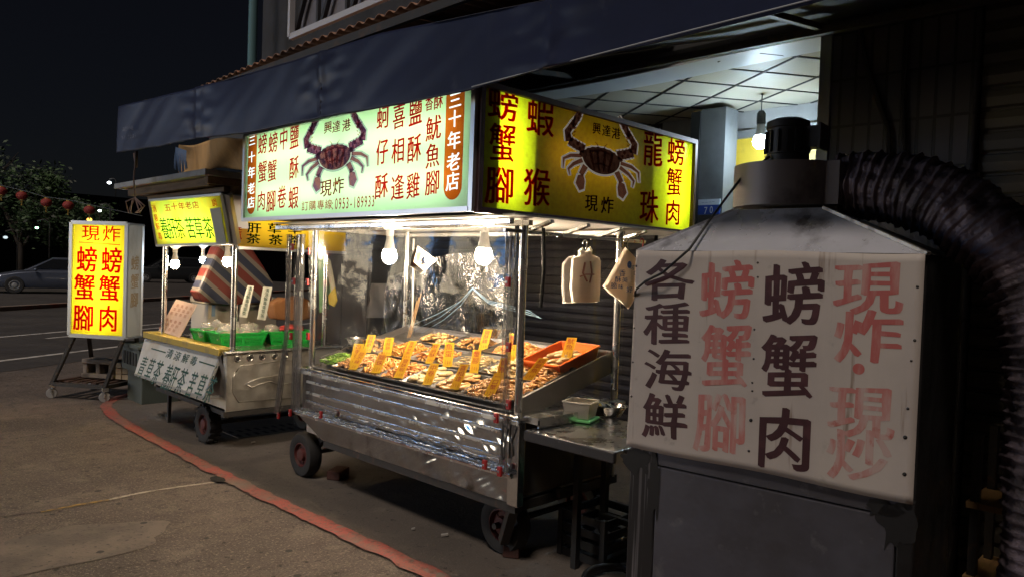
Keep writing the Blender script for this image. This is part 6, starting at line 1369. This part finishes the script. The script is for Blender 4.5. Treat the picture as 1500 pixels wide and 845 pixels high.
# red lanterns on a wire
LAN = mat('red_lantern_cloth', (.22,.02,.014), .7); lw_ = []
LANL = ['red round lantern at the left edge of the lantern wire', 'second red lantern from the left on the wire over the parked sedan', 'middle red lantern on the wire over the street', 'red lantern second from the right end of the wire', 'red lantern at the right end of the wire beside the street lamp']
for i, (x, y) in enumerate(((2, 280), (32, 287), (68, 297), (100, 301), (131, 308))):
    d = ray(x, y); p_ = EYEP+d*(23.0/d.dot(V((_d2.z, _d1.z, _up.z)))); lw_.append(p_+V((0, 0, .17)))
    t = thing('red_lantern', p_, LANL[i], 'lantern', 'red lanterns over the street'); mb = MB()
    mb.lathe([(.05, -.13)]+[(.16*math.cos(a)*(1+.03*math.cos(a*20)), .13*math.sin(a)) for a in [(-1.2+2.4*k/16) for k in range(17)]]+[(.05, .13)], p_, n=24); mb.build('globe', LAN, t, smooth='all')
    mb = MB(); mb.lathe([(.001, .12), (.06, .12), (.06, .15), (.001, .15)], p_, n=12); mb.lathe([(.001, -.15), (.06, -.15), (.06, -.12), (.001, -.12)], p_, n=12); mb.tube([p_-V((0, 0, .15)), p_-V((0, 0, .30))], .02, 5); mb.build('fittings', mat('lantern_gold', (.4,.25,.05), .5), t)
mb = MB(); d_ = (lw_[-1]-lw_[0]); mb.tube([lw_[0]-d_*.5]+lw_+[lw_[-1]+d_*.6], .012, 5); tag(mb.build('lantern_wire', BLACK), 'black wire carrying the red lanterns across the street', 'wire')
# street lamps far down the road
def slamp(px, py, dep, e, label, r=.16, rise=None):
    d = ray(px, py); p_ = EYEP+d*(dep/d.dot(V((_d2.z, _d1.z, _up.z)))); t = thing('street_lamp', (p_.x, p_.y, 0), label, 'street lamp')
    MB().tube([(p_.x+.5, p_.y, 0), (p_.x+.5, p_.y, p_.z+.25), (p_.x+.3, p_.y, p_.z+.4), (p_.x, p_.y, p_.z+.3)], .035, 8).build('pole', IRON, t, smooth='all')
    MB().sphere(p_, r, 12, 8, (1, 1, .7)).build('lamp_head', e, t, smooth='all')
slamp(146, 309, 38, emit('lamp_white', (.9,1,.95), 6), 'small white street lamp glowing above the yellow sign', .08)
slamp(131, 322, 40, emit('lamp_amber', (1,.5,.08), 2), 'amber street lamp shining through leaves above the yellow sign', .13)
slamp(160, 268, 60, emit('lamp_distant', (.9,.95,1), 4), 'faint distant white lamp left of the tea cart roof', .16)
slamp(54, 334, 33, emit('lamp_green', (.35,1,.55), 6), 'greenish lamp glowing inside the trees across the street', .07)
slamp(8, 348, 36, emit('lamp_pale', (.8,.95,1), .5), 'pale glow of a lit fitting between the trees above the sedan', .10)
# dark blocks closing the street
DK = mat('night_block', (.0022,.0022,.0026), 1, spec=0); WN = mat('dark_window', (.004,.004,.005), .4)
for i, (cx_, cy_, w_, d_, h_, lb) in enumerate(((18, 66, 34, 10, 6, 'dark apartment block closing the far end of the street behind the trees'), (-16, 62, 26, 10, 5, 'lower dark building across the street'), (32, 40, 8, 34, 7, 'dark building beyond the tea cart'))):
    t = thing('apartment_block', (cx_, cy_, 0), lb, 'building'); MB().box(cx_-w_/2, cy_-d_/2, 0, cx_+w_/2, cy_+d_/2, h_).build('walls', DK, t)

# added shop with glowing panels, out of frame, to give the cart's steel reflections
cs_t = thing('reflection_shop', (-13.5, 20, 0), 'added unseen shop with glowing cream windows below a blue fascia, for reflections in the cart', 'building')
MB().box(-17, 12, 0, -13.0, 28, 6.5).build('walls', mat('reflection_shop_wall', (.25,.24,.23), .8), cs_t)
for k, y in enumerate((12.6, 15.7, 18.8, 21.9, 25.0)):
    wn_ = MB().box(-12.99, y, .6, -12.95, y+2.5, 2.9).build('window', emit('reflection_window_glow', (1,.84,.58), 5) if k == 0 else bpy.data.materials['reflection_window_glow'], cs_t)
    mb = MB(); mb.box(-12.94, y-.06, .5, -12.9, y, 3.0); mb.box(-12.94, y+2.5, .5, -12.9, y+2.56, 3.0); mb.box(-12.94, y, 1.7, -12.9, y+2.5, 1.76); mb.build('frame', IRON, wn_)
MB().box(-12.99, 12.4, 3.3, -12.8, 27.6, 4.3).build('fascia', emit('reflection_fascia_glow', (.16,.46,1), 5), cs_t)
